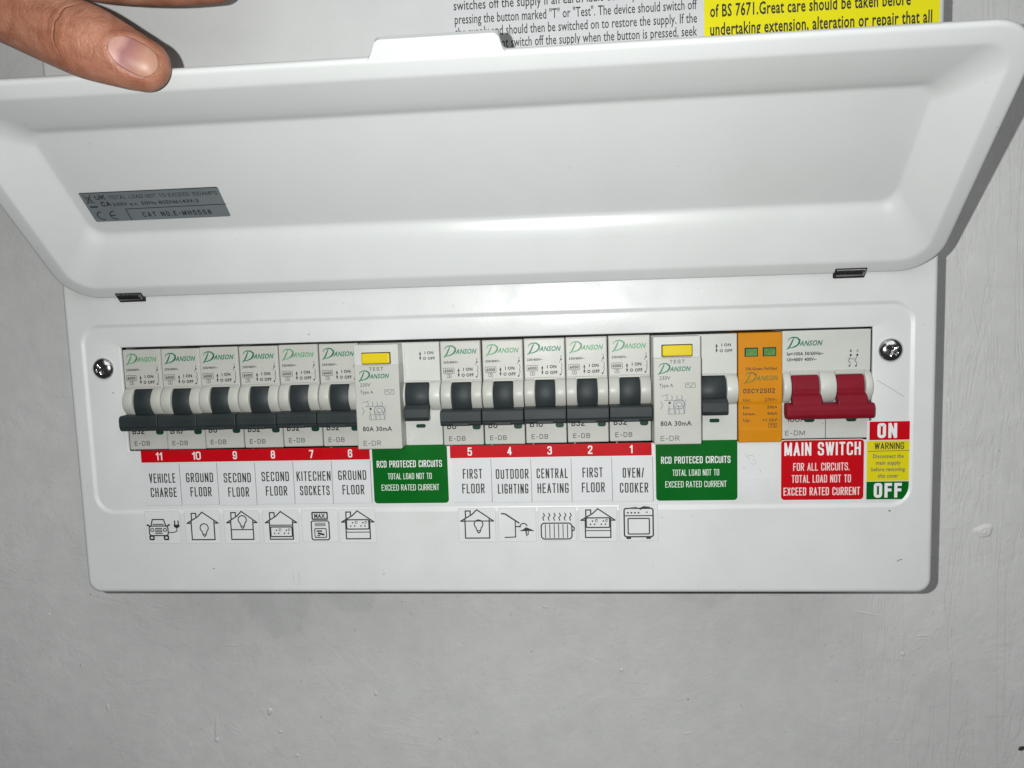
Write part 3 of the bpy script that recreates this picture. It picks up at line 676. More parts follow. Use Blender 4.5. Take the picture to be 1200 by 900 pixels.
# ------------------------------------------------------------------ stickers on the cover
def sticker(name, label, loops, texts=None, parent=None):
    o = None
    return o
Z1, Z2 = -22.9, -28.3
def strip(x0, n, nums, pitch, trim0=0, trim1=0):
    global U
    mb = MB()
    slab(mb, rrect(x0-.5, x0+n*pitch+.3, Z2-.5, Z1, .1, 1), -.02, .10, SWHITE2)
    slab(mb, rrect(x0, x0+n*pitch, Z2, Z1+.05, .15, 2), -.13, .04, SRED)
    s = mb.build('number_strip', U, label='red strip numbered %s to %s' % (nums[0], nums[-1]))
    mb = MB()
    for k, q in enumerate(nums): caps(mb, q, x0+(k+.5)*pitch-(.3 if len(q) > 1 else 0), Z2+1.0, 3.6, {'11': 3.0, '1': 1.25, '10': 4.0}.get(q, 1.9), -.21, WPRINT, t=.15)
    mb.build('lettering', s)
P1 = 17.42; P2 = 17.25
strip(-155.2, 6, names[:6], P1); strip(-15.2, 5, names[6:], P2)
def circuit_label(x0, w, a, b_, wa, wb, label, dz):
    mb = MB(); z0, z1 = -48.0+dz, -28.9+dz*.3
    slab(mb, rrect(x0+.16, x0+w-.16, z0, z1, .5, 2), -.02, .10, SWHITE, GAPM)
    for xx in (x0+w-.28,): mb.poly([(xx, -.125, z0), (xx+.2, -.125, z0), (xx+.2, -.125, z1), (xx, -.125, z1)], GAPM)  # right edge strip: gap line with its shade put into the colour
    mb.poly([(x0+.3, -.125, z0), (x0+w-.3, -.125, z0), (x0+w-.3, -.125, z0+.12), (x0+.3, -.125, z0+.12)], GREY2)
    s = mb.build('circuit_label', U, label=label)
    mb = MB(); xc = x0+w/2
    caps(mb, a, xc+.2, -37.6+dz, 4.3, wa, -.18, BLACK, t=.115, gap=.13)
    caps(mb, b_, xc+.4, -44.1+dz, 4.3, wb, -.18, BLACK, t=.115, gap=.13)
    mb.build('lettering', s)
ws = [(12.2, 12.2), (12.6, 9.8), (12.5, 9.6), (12.5, 9.8), (15.4, 13.4), (12.6, 9.8), (8.4, 9.8), (14.2, 13.2), (13.4, 13.4), (8.6, 9.8), (9.0, 12.0)]
lines = [('VEHICLE', 'CHARGE'), ('GROUND', 'FLOOR'), ('SECOND', 'FLOOR'), ('SECOND', 'FLOOR'), ('KITECHEN', 'SOCKETS'), ('GROUND', 'FLOOR'), ('FIRST', 'FLOOR'), ('OUTDOOR', 'LIGHTING'), ('CENTRAL', 'HEATING'), ('FIRST', 'FLOOR'), ('OVEN/', 'COOKER')]
for i in range(11):
    x0 = -155.0+P1*i if i < 6 else -14.6+P2*(i-6)
    w = P1 if i < 6 else P2
    circuit_label(x0, w, *lines[i], *ws[i], 'white label reading %s %s under number %s' % (*lines[i], names[i]), random.uniform(-.25, .25))
# pictogram stickers
def house(mb, cx, zb, w, h, y, lw=.42):
    hw = w/2
    stroke(mb, [(cx-hw-1.9, zb+h*.60), (cx-hw*.42, zb+h*.83), (cx, zb+h), (cx+hw+1.9, zb+h*.60)], lw, y, BLACK)
    stroke(mb, [(cx-hw, zb+h*.66), (cx-hw, zb), (cx+hw, zb), (cx+hw, zb+h*.66)], lw, y-.01, BLACK)
    stroke(mb, [(cx-hw+.3, zb+h*.72), (cx-hw+.3, zb+h*.96), (cx-hw+2.4, zb+h*.96), (cx-hw+2.4, zb+h*.84)], lw, y-.015, BLACK)
    stroke(mb, [(cx-hw-1.9, zb+h*.60), (cx-hw, zb+h*.60)], lw, y-.02, BLACK); stroke(mb, [(cx+hw+1.9, zb+h*.60), (cx+hw, zb+h*.60)], lw, y-.02, BLACK)
def bulb(mb, cx, cz, y, k=1.0):
    stroke(mb, arc(cx, cz, 2.0*k, -50, 230, 14), .36, y, BLACK)
    stroke(mb, [(cx-1.25*k, cz-1.5*k), (cx-.7*k, cz-3.4*k), (cx, cz-4.2*k), (cx+.7*k, cz-3.4*k), (cx+1.25*k, cz-1.5*k)], .36, y-.01, BLACK)
    stroke(mb, [(cx-.8*k, cz-3.0*k), (cx+.8*k, cz-3.0*k)], .3, y-.02, BLACK)
def socket(mb, x0, x1, z0, z1, y):
    stroke(mb, rrect(x0, x1, z0, z1, .5, 2), .42, y, BLACK, True)
    for f in (.27, .73):
        cx = x0+(x1-x0)*f; cz = (z0+z1)/2
        disc(mb, cx, cz+.7, .38, y-.01, BLACK, 6); disc(mb, cx-.9, cz-.7, .38, y-.01, BLACK, 6); disc(mb, cx+.9, cz-.7, .38, y-.01, BLACK, 6)
    stroke(mb, arc((x0+x1)/2-.6, (z0+z1)/2+.9, .55, 0, 300, 7), .2, y-.02, BLACK); stroke(mb, arc(x1-1.3, (z0+z1)/2+.9, .5, 0, 300, 7), .2, y-.02, BLACK)
def icon(i, cx, y):
    mb = MB(); zb = -63.6
    if i == 0:
        c = cx-2.2; lw = .42
        stroke(mb, [(c-3.6, -57.4), (c-2.6, -54.2), (c+2.6, -54.2), (c+3.6, -57.4)], lw, y, BLACK)
        stroke(mb, rrect(c-4.4, c+4.4, -61.6, -57.2, 1.0, 3), lw, y-.01, BLACK, True)
        stroke(mb, [(c-2.4, -56.4), (c+2.4, -56.4)], .35, y-.02, BLACK)
        for s in (-1, 1):
            stroke(mb, rrect(c+s*3.4-.9, c+s*3.4+.9, -63.4, -61.8, .2, 1), .55, y-.02, BLACK, True); stroke(mb, [(c+s*4.4, -57.0), (c+s*5.2, -56.7)], .6, y-.02, BLACK)
            stroke(mb, arc(c+s*3.0, -59.0, .75, 0, 360, 8), .3, y-.03, BLACK)
        for k in range(4): stroke(mb, [(c-1.6, -58.3-.75*k), (c+1.6, -58.3-.75*k)], .34, y-.03, BLACK)
        px = cx+6.4
        stroke(mb, [(c+4.6, -60.2), (px-1.6, -60.2), (px, -59.6), (px, -58)], .32, y-.02, BLACK)
        mb.poly([(px-1.4, y-.03, -56.6), (px-1.3, y-.03, -57.6), (px-.4, y-.03, -58.2), (px+.4, y-.03, -58.2), (px+1.3, y-.03, -57.6), (px+1.4, y-.03, -56.6)], BLACK)
        stroke(mb, [(px-.8, -56.6), (px-.8, -54.9)], .45, y-.04, BLACK); stroke(mb, [(px+.8, -56.6), (px+.8, -54.9)], .45, y-.04, BLACK)
    elif i in (1, 6):
        house(mb, cx, zb, 10.6, 12.6, y); bulb(mb, cx+.6, -58.2 if i == 1 else -57.4, y-.02, .95)
        if i == 6: stroke(mb, [(cx-5.2, -56.0), (cx+5.2, -56.0)], .36, y-.03, BLACK)
    elif i == 2:
        house(mb, cx, zb, 10.2, 12.8, y); bulb(mb, cx+.3, -54.6, y-.02, .95); stroke(mb, [(cx-5, -59.1), (cx+5, -59.1)], .36, y-.03, BLACK)
    elif i == 3:
        house(mb, cx, zb, 10.6, 12.6, y); stroke(mb, [(cx-5.2, -57.2), (cx+5.2, -57.2)], .36, y-.03, BLACK); socket(mb, cx-4.9, cx+4.9, -62.4, -58.0, y-.03)
    elif i == 4:
        stroke(mb, rrect(cx-3.4, cx+3.4, -54.6, -51.6, .3, 2), .5, y, BLACK, True); text(mb, 'MAX', cx, -54.0, 1.7, 5.0, y-.01, BLACK, bold=.05)
        stroke(mb, rrect(cx-4.0, cx+4.0, -64.0, -55.4, .9, 3), .42, y, BLACK, True); stroke(mb, rrect(cx-2.6, cx+2.6, -62.9, -58.9, .4, 2), .34, y, BLACK, True)
        for k in range(3): stroke(mb, [(cx-2.4, -56.4-.6*k), (cx+2.4, -56.4-.6*k)], .24, y-.01, BLACK)
        stroke(mb, [(cx-1.6, -60.0), (cx+.6, -60.0)], .5, y-.02, BLACK); stroke(mb, [(cx-1.0, -61.0), (cx+1.4, -61.6)], .7, y-.02, BLACK); stroke(mb, [(cx-1.4, -62.1), (cx-.4, -62.1)], .4, y-.02, BLACK)
    elif i in (5, 9):
        house(mb, cx, zb, 10.8, 12.6, y); socket(mb, cx-5.0, cx+5.0, -59.2, -55.0, y-.03); stroke(mb, [(cx-5.2, -60.6), (cx+5.2, -60.6)], .3, y-.03, BLACK)
    elif i == 7:
        stroke(mb, [(cx-6.8, -52.8), (cx-5.2, -53.0), (cx+.6, -57.0)], .5, y, BLACK); stroke(mb, [(cx-1.0, -56.4), (cx-1.0, -63.2), (cx-5.6, -63.4)], .36, y-.01, BLACK)
        stroke(mb, [(cx-1.0, -58.6), (cx+1.2, -58.6)], .4, y-.02, BLACK); stroke(mb, arc(cx+2.6, -58.8, 1.6, 180, 20, 8), .36, y-.02, BLACK)
        mb.poly([(cx+.6, y-.03, -60.6), (cx+7.4, y-.03, -60.6), (cx+5.4, y-.03, -59.6), (cx+3.6, y-.03, -58.9), (cx+2.4, y-.03, -59.8)], BLACK)
        stroke(mb, [(cx+3.6, -60.8), (cx+3.9, -62.6)], .5, y-.02, GREYP); stroke(mb, [(cx+4.6, -60.8), (cx+4.5, -62.2)], .35, y-.02, GREYP)
    elif i == 8:
        for k in range(6): stroke(mb, [(cx-5.8+2.3*k, -56.0), (cx-6.2+2.3*k, -54.8), (cx-5.4+2.3*k, -53.8), (cx-5.9+2.3*k, -52.8)], .34, y, BLACK)
        stroke(mb, rrect(cx-7.0, cx+6.2, -64.2, -57.2, 1.4, 3), .42, y, BLACK, True); stroke(mb, [(cx+6.4, -58.6), (cx+7.2, -59.2), (cx+7.2, -60.2), (cx+6.2, -60.8)], .4, y-.01, BLACK)
        for k in range(6): stroke(mb, [(cx-5.2+1.9*k, -57.8), (cx-5.2+1.9*k, -63.6)], .28, y-.02, BLACK)
    else:
        stroke(mb, rrect(cx-6.2, cx+6.0, -63.4, -51.0, .9, 3), .46, y, BLACK, True); stroke(mb, [(cx-6.0, -54.2), (cx+5.8, -54.2)], .36, y-.01, BLACK)
        stroke(mb, rrect(cx-4.6, cx+4.4, -62.2, -55.4, .4, 2), .4, y-.01, BLACK, True)
        for k in range(4): disc(mb, cx-4.6+1.5*k, -52.9, .42, y-.02, BLACK, 7)
        disc(mb, cx+3.4, -52.7, .35, y-.02, BLACK, 7); stroke(mb, [(cx+.6, -51.2), (cx+2.2, -50.5), (cx+4.4, -50.8)], .7, y-.02, BLACK); stroke(mb, [(cx-4.4, -51.0), (cx-1.0, -50.6)], .5, y-.02, GREYP)
        for s in (-4.6, 3.8): stroke(mb, [(cx+s-.5, -64.0), (cx+s+.9, -64.0)], .6, y-.02, BLACK)
    return mb
idesc = ['an electric car and plug', 'a house with a low light bulb', 'a house with an upstairs light bulb', 'a house with ground floor sockets', 'a small meter box', 'a house with upstairs sockets',
         'a house with a bulb below its roof', 'an outdoor wall lamp', 'a radiator with rising heat', 'a house with sockets under its roof', 'an oven with hob']
idx = [-147.2, -128.6, -110.4, -92.4, -74.6, -57.6, -4.6, 13.0, 30.2, 47.6, 65.0]
IW[0] = 1.3
for i in range(11):
    cx = idx[i]; mb = MB(); d = random.uniform(-.3, .3)
    slab(mb, rrect(cx-8.0, cx+8.2, -65.2+d, -50.3+(.8 if i == 10 else 0), .4, 2), RC+.86 if False else RC-.0, .06, SWHITE2)
    yy = RC-.065; lp_ = rrect(cx-8.0, cx+8.2, -65.2+d, -50.3+(.8 if i == 10 else 0), .4, 2)
    stroke(mb, lp_, .10, yy, GREY2, True)
    s = mb.build('pictogram_sticker', U, label='small clear sticker drawn with ' + idesc[i])
    icon(i, cx+.2, RC-.10).build('drawing', s)
IW[0] = 1.0
# green RCD stickers
for x0, x1, lb in ((-49.6, -16.5, 'left'), (72.7, 106.6, 'right')):
    mb = MB(); slab(mb, rrect(x0-.35, x1+.35, -48.4, -22.4, 1.8, 5), -.02, .10, SWHITE2); slab(mb, rrect(x0, x1, -48.0, -22.2, 1.5, 5), -.125, .05, SGREEN)
    s = mb.build('rcd_sticker', U, label=lb + ' of the two green RCD warning stickers')
    mb = MB(); xc = (x0+x1)/2
    caps(mb, 'RCD PROTECED CIRCUITS', xc-.3, -32.0, 3.0, 28.8, -.2, WPRINT, t=.125)
    caps(mb, 'TOTAL LOAD NOT TO', xc-.3, -37.3, 2.7, 19.4, -.2, WPRINT2, t=.105)
    caps(mb, 'EXCEED RATED CURRENT', xc-.3, -42.3, 2.7, 25.5, -.2, WPRINT2, t=.105)
    mb.build('lettering', s)
# plain white blanking label right of the second green sticker
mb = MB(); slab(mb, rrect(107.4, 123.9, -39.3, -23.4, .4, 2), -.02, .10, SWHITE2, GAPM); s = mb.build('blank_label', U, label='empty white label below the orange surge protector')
mb = MB()
for (a, b_) in (((110, -28.6), (111.5, -31)), ((111, -29), (113.5, -29.4)), ((113, -30.5), (114.2, -33)), ((115.5, -34.8), (116.1, -36.4)), ((109, -34), (109.3, -34.6)), ((112, -32.2), (112.9, -33))):
    stroke(mb, [a, ((a[0]+b_[0])/2+.3, (a[1]+b_[1])/2+.2), b_], .2, -.18, GREY2)
mb.build('scuff_mark', s)['kind'] = 'stuff'
# main switch sticker
mb = MB(); slab(mb, rrect(123.9, 158.4, -48.8, -22.6, 1.8, 5), -.02, .10, SWHITE2); slab(mb, rrect(124.5, 157.9, -48.2, -22.9, 1.4, 5), -.125, .05, SRED)
s = mb.build('main_switch_sticker', U, label='red sticker reading MAIN SWITCH')
mb = MB(); xc = 141.2
caps(mb, 'MAIN SWITCH', xc, -29.4, 5.6, 30.8, -.2, WPRINT, t=.145)
caps(mb, 'FOR ALL CIRCUITS.', xc-.4, -35.8, 3.3, 22.8, -.2, PPRINT, t=.115)
caps(mb, 'TOTAL LOAD NOT TO', xc-.4, -40.9, 3.3, 24.0, -.2, PPRINT, t=.115)
caps(mb, 'EXCEED RATED CURRENT', xc-.2, -46.3, 3.4, 31.0, -.2, PPRINT, t=.125)
mb.build('lettering', s)
# ON / OFF sticker
x0, x1 = 159.1, 176.6
mb = MB(); slab(mb, rrect(x0-.2, x1+.4, -48.8, -15.2, .6, 3), -.02, .10, SWHITE2)
slab(mb, rrect(x0+.9, x1, -23.3, -15.6, .2, 2), -.125, .04, SRED); slab(mb, rrect(x0, x1, -40.5, -23.6, .2, 2), -.125, .04, SYEL); slab(mb, rrect(x0, x1-.3, -48.3, -40.75, .2, 2), -.125, .04, SGREEN)
s = mb.build('on_off_sticker', U, label='narrow red, yellow and green ON and OFF sticker'); mb = MB(); xc = (x0+x1)/2-.2; y = -.19
caps(mb, 'ON', xc-.6, -22.5, 6.2, 7.8, y, WPRINT, t=.2); caps(mb, 'OFF', xc, -47.6, 6.2, 11.2, y, WPRINT, t=.2)
caps(mb, 'WARNING', xc+.3, -27.2, 2.8, 11.8, y, BLACK, t=.14); stroke(mb, [(x0+.4, -28.0), (x1-.6, -27.8)], .22, y, BLACK)
for k, (q, w) in enumerate((('Disconnect the', 12.2), ('main supply', 9.8), ('before removing', 13.4), ('this cover', 8.2))): text(mb, q, xc, -30.9-2.75*k, 1.65, w, y, GREYP, bold=.02)
mb.build('lettering', s)
# upper stickers
mb = MB(); slab(mb, rrect(-8.3, 93.2, 60, 230-62, .5, 3), RC-.02, .10, SWHITE)
s = mb.build('notice_sticker', U, label='white notice in small black print about the test button'); mb = MB(); y = RC-.18
for q, z, w, x in (('switches off the supply if an earth fault develops.', 156.7, 76.0, -6.2), ('pressing the button marked "T" or "Test". The device should switch off', 151.3, 97.0, -5.9),
                   ('the supply and should then be switched on to restore the supply. If the', 146.2, 97.0, -5.9), ('device does not switch off the supply when the button is pressed, seek', 141.2, 97.0, -5.9), ('expert advice.', 136.0, 20, -5.9), ('This device (s) is fitted which automatically', 162.0, 62, -6.0)):
    text(mb, q, x, z, 3.7, w, y, BLACK, 'l', bold=.006)
mb.build('lettering', s)
mb = MB(); slab(mb, rrect(93.9, 183.6, 70, 168, .5, 3), RC-.02, .10, SYEL2)
s = mb.build('notice_sticker', U, label='bright yellow notice about extension, alteration or repair'); mb = MB()
for q, z, w, x in (('installations complying with the wiring rules', 155.4, 81, 96.3), ('of BS 7671.Great care should be taken before', 147.9, 76.5, 96.2), ('undertaking extension, alteration or repair that all', 140.9, 84.6, 96.2), ('conductors are identified correctly.', 132.4, 60, 96.2)):
    text(mb, q, x, z, 4.6, w, y, BLACK, 'l', bold=.02)
mb.build('lettering', s)
# scuffs on the cover
mb = MB()
ys = RC-.03
for pts, w in (([(-88.2, -78), (-88.0, -83.5)], .3), ([(-85.6, -79), (-85.7, -84)], .3), ([(-88.0, -84.2), (-86.0, -84.4)], .3)):
    stroke(mb, pts, w*.6, ys, GREY2)
mb2 = MB()
for pts, w in (([(171.6, -74.6), (172.6, -74.0), (173.6, -73.8)], .28), ([(168.0, -52.9), (168.5, -53.1)], .5), ([(-125, -77), (-124.6, -77.1)], .4)): stroke(mb2, pts, w, ys, GREYP)
for pts, w in (([(158.8+4, 1.5), (168, -1.8), (173.6, -5.6)], .13), ([(-166, 3.6), (-165.6, 3.4)], .4), ([(-75, 27), (-74.6, 27)], .35)): stroke(mb2, pts, w, -.03, GREYP)
mb.build('scuff_mark', U)['kind'] = 'stuff'; mb2.build('scuff_mark', U)['kind'] = 'stuff'

# ------------------------------------------------------------------ hand
def pix(u, v, Z):                                     # a point in front of the camera, mm
    return CAM + (RX*((u-600)/925.7) - RU*((v-450)/925.7) + RF)*Z
def tube(b, pts, rad, flat=1.0, up=None, n=28, cap=True):
    """lofted limb with rounded ends"""
    P = [Vector(p) for p in pts]; 
    # resample with catmull-rom
    Q = []; R = []
    for i in range(len(P)-1):
        p0, p1, p2, p3 = P[max(0, i-1)], P[i], P[i+1], P[min(len(P)-1, i+2)]
        r0, r1, r2, r3 = rad[max(0, i-1)], rad[i], rad[i+1], rad[min(len(P)-1, i+2)]
        for k in range(6):
            t = k/6; f = lambda a, b_, c, d: 0.5*((2*b_)+(c-a)*t+(2*a-5*b_+4*c-d)*t*t+(3*b_-a-3*c+d)*t**3)
            Q.append(f(p0, p1, p2, p3)); R.append(f(r0, r1, r2, r3))
    Q.append(P[-1]); R.append(rad[-1])
    for e, sgn in ((-1, 1), (0, -1)):
        d = (Q[-1]-Q[-2]).normalized() if e == -1 else (Q[0]-Q[1]).normalized()
        c, r = (Q[-1], R[-1]) if e == -1 else (Q[0], R[0])
        ext = [(c+d*r*math.sin(a), r*math.cos(a)) for a in [math.pi/2*k/7 for k in range(1, 7)]] + [(c+d*r*.999, r*.06)]
        if e == -1: Q += [x[0] for x in ext]; R += [x[1] for x in ext]
        else: Q = [x[0] for x in ext][::-1]+Q; R = [x[1] for x in ext][::-1]+R
    upv = Vector(up) if up is not None else -RF
    prev = None
    for i in range(len(Q)):
        d = (Q[min(i+1, len(Q)-1)]-Q[max(0, i-1)]).normalized(); s = d.cross(upv).normalized(); w = s.cross(d)
        ring = [b.verts.new(Q[i]+s*R[i]*math.cos(2*math.pi*k/n)+w*R[i]*flat*math.sin(2*math.pi*k/n)) for k in range(n)]
        if prev:
            for k in range(n): b.faces.new((prev[k], prev[(k+1) % n], ring[(k+1) % n], ring[k]))
        else: b.faces.new(ring[::-1])
        prev = ring
    b.faces.new(prev)
b = bmesh.new()
Zt = 251.5
th_px = [(-120, -62, 262, 17), (-70, -34, 258, 14.6), (-30, -13, 255, 12.8), (10, 6, 253, 12.0), (50, 26, 251.5, 11.5), (85, 41.5, 250, 11.5), (105, 50, 249.6, 11.45), (125, 58.5, 250, 10.7), (145, 67, 250.6, 9.7), (160, 73, 251.2, 9.0), (168, 76, 251.6, 8.4)]
tube(b, [pix(u, v, z) for u, v, z, r in th_px], [r for *_, r in th_px], 0.86)
idx_px = [(-120, -140, 285, 12), (-20, -98, 282, 10.2), (60, -52, 279, 9.6), (100, -33, 277, 9.2), (150, -24, 276, 8.3), (205, -21, 276, 7.9), (252, -20, 276, 6.8)]
tube(b, [pix(u, v, z) for u, v, z, r in idx_px], [r for *_, r in idx_px], 0.92)
for dv, dz, sc, du in ((-62, 10, 1.03, 14), (-122, 16, 0.98, -4), (-176, 20, .84, -48)):
    q = [(u*1.0+du*(i/6), v+dv, z+dz, r*sc) for i, (u, v, z, r) in enumerate(idx_px)]
    tube(b, [pix(u, v, z) for u, v, z, r in q], [r for *_, r in q], 0.92)
for v0, v1, r0, r1 in ((-100, -160, 17, 14), (-150, -220, 17, 14), (-210, -275, 16, 13), (-270, -320, 14, 12)):
    tube(b, [pix(-330, v0-90, 292, ), pix(-220, (v0+v1)/2-30, 291), pix(-110, v1+20, 290)], [r0+4, r0, r1], .8)
tube(b, [pix(-330, -190, 286), pix(-220, -120, 276), pix(-110, -58, 264)], [22, 20, 17], .8)
tube(b, [pix(-720, -420, 285), pix(-500, -320, 290), pix(-320, -240, 292)], [34, 28, 26], .78, n=36)
me = bpy.data.meshes.new('person'); b.to_mesh(me); b.free()
# overlapping limbs become one closed skin
cen = pix(60, 30, 255)
for v in me.vertices: v.co = (v.co-cen)*MM
hand = bpy.data.objects.new('person', me); C.objects.link(hand); hand.location = cen*MM
md = hand.modifiers.new('skin', 'REMESH'); md.mode = 'VOXEL'; md.voxel_size = 0.0007; md.use_smooth_shade = True
md = hand.modifiers.new('soft', 'SMOOTH'); md.iterations = 12; md.factor = 0.5
dg = bpy.context.evaluated_depsgraph_get(); me2 = bpy.data.meshes.new_from_object(hand.evaluated_get(dg))
hand.modifiers.clear(); hand.data = me2
for p in me2.polygons: p.use_smooth = True
hand['label'] = 'bare hand at the top left, thumb over the rim holding the white cover up'; hand['category'] = 'hand'
# thumb frame: a along the thumb, c across it, n towards the viewer
TO = pix(156, 73, 250.9)-cen
ta = (pix(168, 76, 251.6)-pix(85, 41.5, 250)).normalized(); tn0 = -RF
tcr = ta.cross(tn0).normalized(); tn = tcr.cross(ta).normalized()     # tcr points up the picture or down
if tcr.dot(RU) < 0: tcr = -tcr
tilt = math.radians(7); nn = (tn*math.cos(tilt)+tcr*math.sin(tilt)).normalized(); nc = (tcr*math.cos(tilt)-tn*math.sin(tilt)).normalized()
def press(me):
    """model the flat nail bed, the raised folds round it and the joint creases directly in the skin"""
    for v in me.vertices:
        p = v.co/MM-TO; a = p.dot(ta); c_ = p.dot(nc); h = p.dot(nn)
        if h < 1.0 or a < -50 or a > 14: continue
        d = 0.0
        # nail bed
        L_, Wd = 6.4, 5.3; ca = a-2.4
        q = math.sqrt((ca/L_)**2+(c_/Wd)**2) if ca < 0 else max(abs(c_)/Wd, ca/(L_+3.0))
        if q < 1: d -= 0.55*min(1, (1-q)*6)
        elif q < 1.45: d += 0.38*math.sin((q-1)/.45*math.pi)*(1 if ca < 3.5 else .2)
        # joint creases, about 22-30 mm behind the nail centre
        for s0, k, dep, wd in ((-23.5, .034, .30, 1.6), (-16.6, .02, .12, 1.2), (-27.5, .03, .15, 1.6)):
            e = (a-(s0+k*c_*c_-0.12*c_))/wd
            if abs(e) < 3: d -= dep*math.exp(-e*e)*(1.0 if abs(c_+1) < 8.5 else .3)
        v.co += nn*(d*MM*min(1, (h-1)/3))
press(me2); me2.update()
def skin_material():
    m = bpy.data.materials.new('skin'); m.use_nodes = True; nt = m.node_tree; N = nt.nodes; L = nt.links
    b = N['Principled BSDF']; b.inputs['Roughness'].default_value = .48; b.inputs['Specular IOR Level'].default_value = .4
    b.inputs['Subsurface Weight'].default_value = .25; b.inputs['Subsurface Radius'].default_value = (1, .35, .2); b.inputs['Subsurface Scale'].default_value = .0022
    tc = N.new('ShaderNodeTexCoord')
    def nz(s, d=4, r=.55, dist=0.):
        n = N.new('ShaderNodeTexNoise'); n.inputs['Scale'].default_value = s; n.inputs['Detail'].default_value = d; n.inputs['Roughness'].default_value = r; n.inputs['Distortion'].default_value = dist
        L.new(tc.outputs['Object'], n.inputs['Vector']); return n.outputs['Fac']
    r = N.new('ShaderNodeValToRGB'); L.new(nz(110, 5, .6, .6), r.inputs['Fac']); e = r.color_ramp.elements
    e[0].position = .3; e[0].color = (.24, .090, .050, 1); e[1].position = .7; e[1].color = (.41, .195, .130, 1)
    r2 = N.new('ShaderNodeValToRGB'); L.new(nz(28, 3), r2.inputs['Fac']); e = r2.color_ramp.elements
    e[0].position = .35; e[0].color = (.92, .78, .72, 1); e[1].position = .65; e[1].color = (1, 1, 1, 1)
    mx = N.new('ShaderNodeMix'); mx.data_type = 'RGBA'; mx.blend_type = 'MULTIPLY'; mx.inputs[0].default_value = 1
    L.new(r.outputs[0], mx.inputs[6]); L.new(r2.outputs[0], mx.inputs[7]); L.new(mx.outputs[2], b.inputs['Base Color'])
    v = N.new('ShaderNodeTexVoronoi'); v.inputs['Scale'].default_value = 1100; L.new(tc.outputs['Object'], v.inputs['Vector'])
    a = N.new('ShaderNodeMath'); a.operation = 'ADD'; L.new(v.outputs['Distance'], a.inputs[0]); L.new(nz(500, 4, .6, 1.), a.inputs[1])
    bp = N.new('ShaderNodeBump'); bp.inputs['Strength'].default_value = .45; bp.inputs['Distance'].default_value = .0003
    L.new(a.outputs[0], bp.inputs['Height'])
    def mt(op, p, q=None, r_=None):
        n = N.new('ShaderNodeMath'); n.operation = op
        for i_, z_ in enumerate((p, q, r_)):
            if z_ is None: continue
            if isinstance(z_, (int, float)): n.inputs[i_].default_value = z_
            else: L.new(z_, n.inputs[i_])
        return n.outputs[0]
    sub = N.new('ShaderNodeVectorMath'); sub.operation = 'SUBTRACT'; L.new(tc.outputs['Object'], sub.inputs[0]); sub.inputs[1].default_value = TO*MM
    def dot(vec):
        d_ = N.new('ShaderNodeVectorMath'); d_.operation = 'DOT_PRODUCT'; L.new(sub.outputs[0], d_.inputs[0]); d_.inputs[1].default_value = vec
        return mt('MULTIPLY', d_.outputs['Value'], 1000.0)
    al, ac = dot(ta), dot(nc); al = mt('ADD', al, mt('MULTIPLY', mt('SUBTRACT', nz(260, 3), .5), 2.6)); tot = None
    for s0, k, dep, wd in ((-21.0, .040, .9, .42), (-14.9, .022, .16, .4), (-12.1, .02, .17, .4), (-17.2, .02, .2, .4), (-23.6, .04, .2, .4), (-26.0, .03, .2, .6), (-10.0, .0, .08, .4), (-30.5, .03, .12, .8)):
        e_ = mt('DIVIDE', mt('SUBTRACT', al, mt('ADD', mt('MULTIPLY', mt('MULTIPLY', ac, ac), k), s0)), wd)
        g_ = mt('MULTIPLY', mt('POWER', 2.718, mt('MULTIPLY', mt('MULTIPLY', e_, e_), -1.0)), -dep)
        tot = g_ if tot is None else mt('ADD', tot, g_)
    lim = N.new('ShaderNodeMapRange'); lim.inputs['From Min'].default_value = 9.5; lim.inputs['From Max'].default_value = 5; L.new(mt('ABSOLUTE', ac), lim.inputs['Value'])
    tot = mt('MULTIPLY', tot, lim.outputs[0])
    b2 = N.new('ShaderNodeBump'); b2.inputs['Strength'].default_value = .6; b2.inputs['Distance'].default_value = .0006
    L.new(tot, b2.inputs['Height']); L.new(bp.outputs[0], b2.inputs['Normal']); L.new(b2.outputs[0], b.inputs['Normal'])
    return m
me2.materials.clear(); me2.materials.append(skin_material())
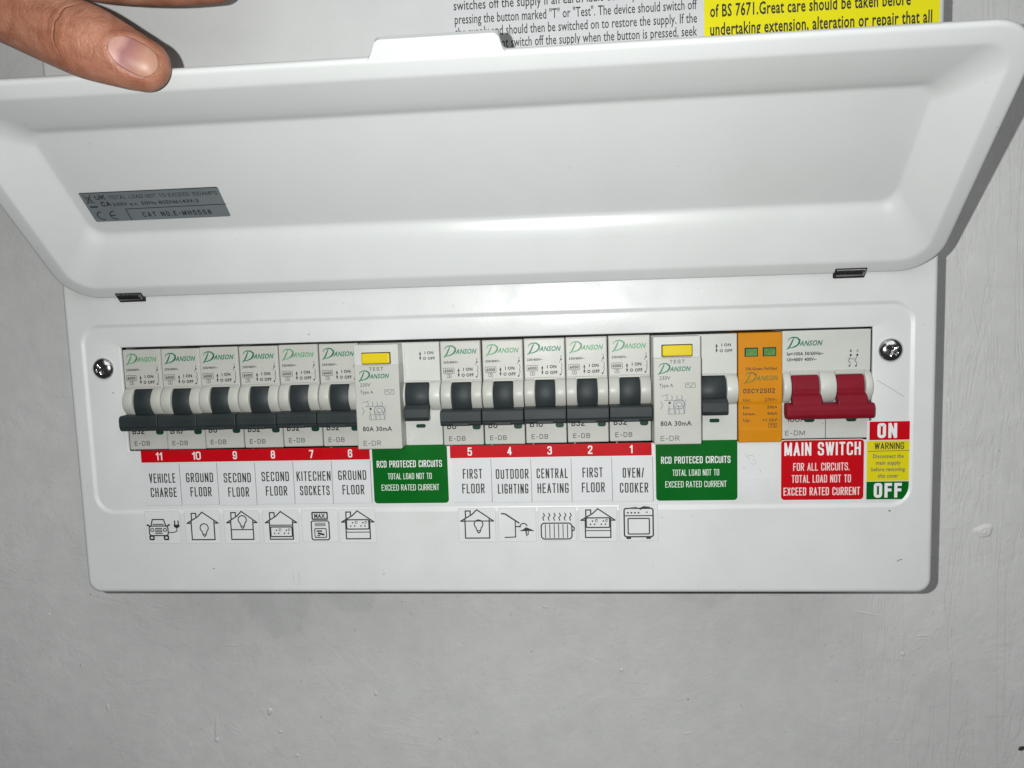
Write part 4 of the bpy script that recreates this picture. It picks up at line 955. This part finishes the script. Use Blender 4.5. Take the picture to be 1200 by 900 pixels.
# thumbnail: follows the nail bed, lifted slightly
bvh = BVHTree.FromPolygons([v.co/MM for v in me2.vertices], [tuple(p.vertices) for p in me2.polygons])
def nail_material():
    m = bpy.data.materials.new('fingernail'); m.use_nodes = True; nt = m.node_tree; N = nt.nodes; L = nt.links
    b = N['Principled BSDF']; b.inputs['Roughness'].default_value = .42; b.inputs['Specular IOR Level'].default_value = .35; b.inputs['Subsurface Weight'].default_value = .2; b.inputs['Subsurface Scale'].default_value = .001
    at = N.new('ShaderNodeAttribute'); at.attribute_name = 'along'
    n = N.new('ShaderNodeTexNoise'); tc = N.new('ShaderNodeTexCoord'); n.inputs['Scale'].default_value = 260; L.new(tc.outputs['Object'], n.inputs['Vector'])
    ad = N.new('ShaderNodeMath'); ad.operation = 'MULTIPLY_ADD'; L.new(n.outputs['Fac'], ad.inputs[0]); ad.inputs[1].default_value = .25; L.new(at.outputs['Fac'], ad.inputs[2])
    r = N.new('ShaderNodeValToRGB'); L.new(ad.outputs[0], r.inputs['Fac']); e = r.color_ramp.elements
    e[0].position = .12; e[0].color = (.40, .215, .165, 1); e[1].position = 1.08; e[1].color = (.40, .215, .15, 1)
    for p, c in ((.30, (.43, .235, .20)), (.45, (.27, .115, .115)), (.66, (.33, .15, .12)), (.84, (.40, .21, .15))):
        q = r.color_ramp.elements.new(p); q.color = (*c, 1)
    L.new(r.outputs[0], b.inputs['Base Color'])
    return m
V = []; F = []; A = []; NA, NC = 26, 22
for i in range(NA+1):
    s = i/NA; a = -4.4+s*13.8
    for j in range(NC+1):
        t = j/NC*2-1
        wd = 4.8*(math.sqrt(max(0.0, 1-((1.4-a)/5.9)**2)) if a < 1.4 else 1.0-0.14*max(0, (a-3)/5)**2)
        aa = a - (2.0*t*t*max(0, (s-.55)/.45))
        o = TO+ta*aa+nc*(t*max(wd, .35)); hit = bvh.ray_cast(o+nn*30, -nn)
        p = hit[0] if hit[0] is not None else o+nn*8
        hgt = (p-TO).dot(nn)
        lift = .16 if abs(t) < .85 else -.05
        V.append(p+nn*lift); A.append(s)
sm_ = [v.copy() for v in V]
for it in range(6):
    nv = [v.copy() for v in sm_]
    for i in range(1, NA):
        for j in range(1, NC):
            k = i*(NC+1)+j; nv[k] = (sm_[k-1]+sm_[k+1]+sm_[k-NC-1]+sm_[k+NC+1])/4
    sm_ = nv
for i in range(NA):
    for j in range(NC):
        k = i*(NC+1)+j; F.append((k, k+1, k+NC+2, k+NC+1))
nm = bpy.data.meshes.new('thumbnail'); nm.from_pydata([v*MM for v in sm_], [], F)
at = nm.attributes.new('along', 'FLOAT', 'POINT'); at.data.foreach_set('value', A)
nm.materials.append(nail_material())
for p in nm.polygons: p.use_smooth = True
nail = bpy.data.objects.new('thumbnail', nm); C.objects.link(nail); nail.parent = hand
sd = nail.modifiers.new('thick', 'SOLIDIFY'); sd.thickness = .0004; sd.offset = -0.5
for o in bpy.data.objects:
    if '_w' in o: del o['_w']
